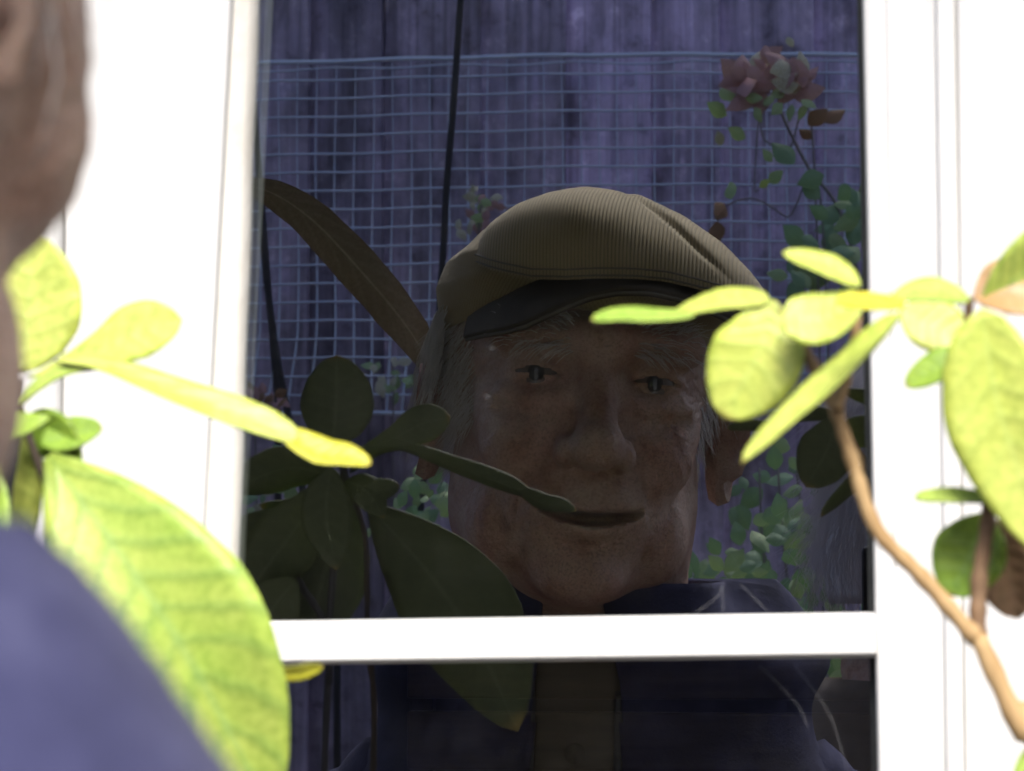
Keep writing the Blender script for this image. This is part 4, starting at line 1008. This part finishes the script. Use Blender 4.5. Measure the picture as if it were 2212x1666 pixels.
# ---- the photographer, mirrored at the window edge
PX, PD, PZ = 0.032, 1.175, 0.085
pho = thing('person', 'person with fluffy silver hair and brown coat mirrored at the window edge', 'person')
pho.location = (PX, -PD, CAM.z + PZ)
build_body(pho, 0.0, 0.0, hi=False)
clothing('coat', pho, np.linspace(-0.150, -0.86, 70), 0.02, M['coat'], fold=0.005, thick=0.004)
z0 = -(CAM.z + PZ)
for s in (1, -1):
    limb('trouser_leg', pho, [(s * 0.085, -0.04, -0.74), (s * 0.10, -0.03, -1.0), (s * 0.10, -0.02, -1.2), (s * 0.105, -0.04, z0 + 0.07)], [0.098, 0.085, 0.068, 0.066, 0.062], M['trousers'])
    shoe(pho, s * 0.105, M['shoe'], z0 + 0.005)
limb('sleeve', pho, [(-0.088, -0.062, -0.235), (-0.165, -0.075, -0.32), (-0.235, -0.10, -0.50), (-0.20, -0.02, -0.66), (-0.15, 0.05, -0.74)], [0.06, 0.066, 0.062, 0.054, 0.050], M['coat'])
limb('sleeve', pho, [(0.088, -0.062, -0.235), (0.165, -0.06, -0.32), (0.20, 0.02, -0.42), (0.14, 0.09, -0.27), (0.075, 0.135, -0.135)], [0.06, 0.064, 0.058, 0.048, 0.038], M['coat'])
# right hand closed round the camera
hv, hf = [], []
def hseg(pts, rad): tube_geo(smooth_path([Vector(p) for p in pts], 4), list(np.interp(np.linspace(0, 1, 4 * (len(pts) - 1) + 1), np.linspace(0, 1, len(rad)), rad)), 9, hv, hf)
hseg([(0.085, 0.125, -0.155), (0.062, 0.140, -0.115), (0.050, 0.142, -0.078)], [0.022, 0.030, 0.024])
for q, (zz, ln) in enumerate(((-0.062, 0.9), (-0.076, 1.0), (-0.090, 0.97), (-0.103, 0.8))):
    hseg([(0.052, 0.142, zz), (0.030, 0.158 + 0.002 * q, zz + 0.003), (0.022 - 0.004 * ln, 0.1675, zz + 0.004), (0.008 - 0.006 * ln, 0.1672, zz + 0.003)], [0.0095, 0.009, 0.008, 0.0065])
hseg([(0.058, 0.128, -0.115), (0.030, 0.112, -0.100), (0.006, 0.112, -0.085), (-0.012, 0.115, -0.078)], [0.012, 0.0105, 0.0095, 0.0075])
mesh_obj('hand', hv, hf, M['skin'], pho)
# hair: full bob that flares outwards
def hair_surface(th, t):
    """t 0 crown .. 1 ends; th 0 = face side"""
    z = 0.106 - 0.209 * t ** 1.5
    rr_ = np.interp(t, [0, 0.10, 0.22, 0.38, 0.6, 0.85, 1.0], [0.008, 0.046, 0.072, 0.088, 0.095, 0.108, 0.100])
    ry = rr_ * (1.12 + 0.05 * math.cos(th)); x = rr_ * math.sin(th); y = ry * math.cos(th) - 0.018
    return Vector((x, y, z))
hr2 = random.Random(5); roots = []
for i in range(3800):
    th = hr2.uniform(0.62, 2 * PI - 0.62); t0 = hr2.uniform(0.02, 0.75); ln = hr2.uniform(0.2, 0.38); off = hr2.gauss(0, 0.004); dth = hr2.gauss(0, 0.16)
    pts = []
    for k in range(5):
        t = min(1.03, t0 + ln * k / 4); p = hair_surface(th + dth * k / 4, min(t, 1.0)); c = Vector((p.x, p.y + 0.018, 0)).normalized()
        pts.append(p + c * (off + 0.004 + 0.034 * hr2.random() ** 2 * (k / 4) ** 1.5 + (0.004 * hr2.random())) + Vector((0, 0, -0.006 * hr2.random() - (t - min(t, 1.0)) * 0.2)))
    roots.append(pts)
strands('hair', roots, M['hair2'], pho, rad=0.00042)
V = []
ths = np.linspace(0.70, 2 * PI - 0.70, 70); ts = np.linspace(0.0, 0.97, 40)
for t in ts:
    for th in ths:
        p = hair_surface(th, t); c = Vector((p.x, p.y + 0.018, 0)).normalized(); V.append(p + c * (0.0015 * math.sin(th * 31 + t * 4) + 0.001 * math.sin(th * 67)))
o = mesh_obj('hair_mass', V, grid_faces(len(ts), len(ths), False), M['hair2'], pho); md = o.modifiers.new('thickness', 'SOLIDIFY'); md.thickness = 0.002; md.offset = -1
ccam = thing('compact_camera', 'small black compact camera held up by the person with silver hair', 'camera')
cz = CAM.z
box('camera_body', -0.046, 0.046, -1.042, -1.020, cz - 0.030, cz + 0.030, M['black'], ccam, 0.004)
tube('lens_barrel', [(0, -1.021, cz), (0, -1.012, cz), (0, -1.0119, cz), (0, -1.006, cz)], [0.024, 0.024, 0.020, 0.020], M['black'], ccam, 28)
tube('lens_glass', [(0, -1.0065, cz), (0, -1.0052, cz)], [0.014, 0.013], M['lens'], ccam, 24)
box('shutter_button', 0.026, 0.038, -1.036, -1.026, cz + 0.0295, cz + 0.034, M['black'], ccam, 0.001)

# cobweb threads stretched over the lower pane and its bar
cw = thing('cobweb', 'few thin pale cobweb threads across the lower pane near the jamb', 'cobweb')
M['silk'] = simple('spider_silk', (0.6, 0.6, 0.62), (0.75, 0.75, 0.78), 40, 0.5)
for pts in ([(1562, 1262), (1548, 1290), (1500, 1326)], [(1560, 1268), (1562, 1326)], [(1600, 1262), (1660, 1322)], [(1640, 1438), (1720, 1520), (1745, 1570)], [(1715, 1436), (1790, 1540), (1832, 1668)]):
    tube('thread', smooth_path([at(u, v, 0.003) for u, v in pts], 6), 0.00002, M['silk'], cw, 4)
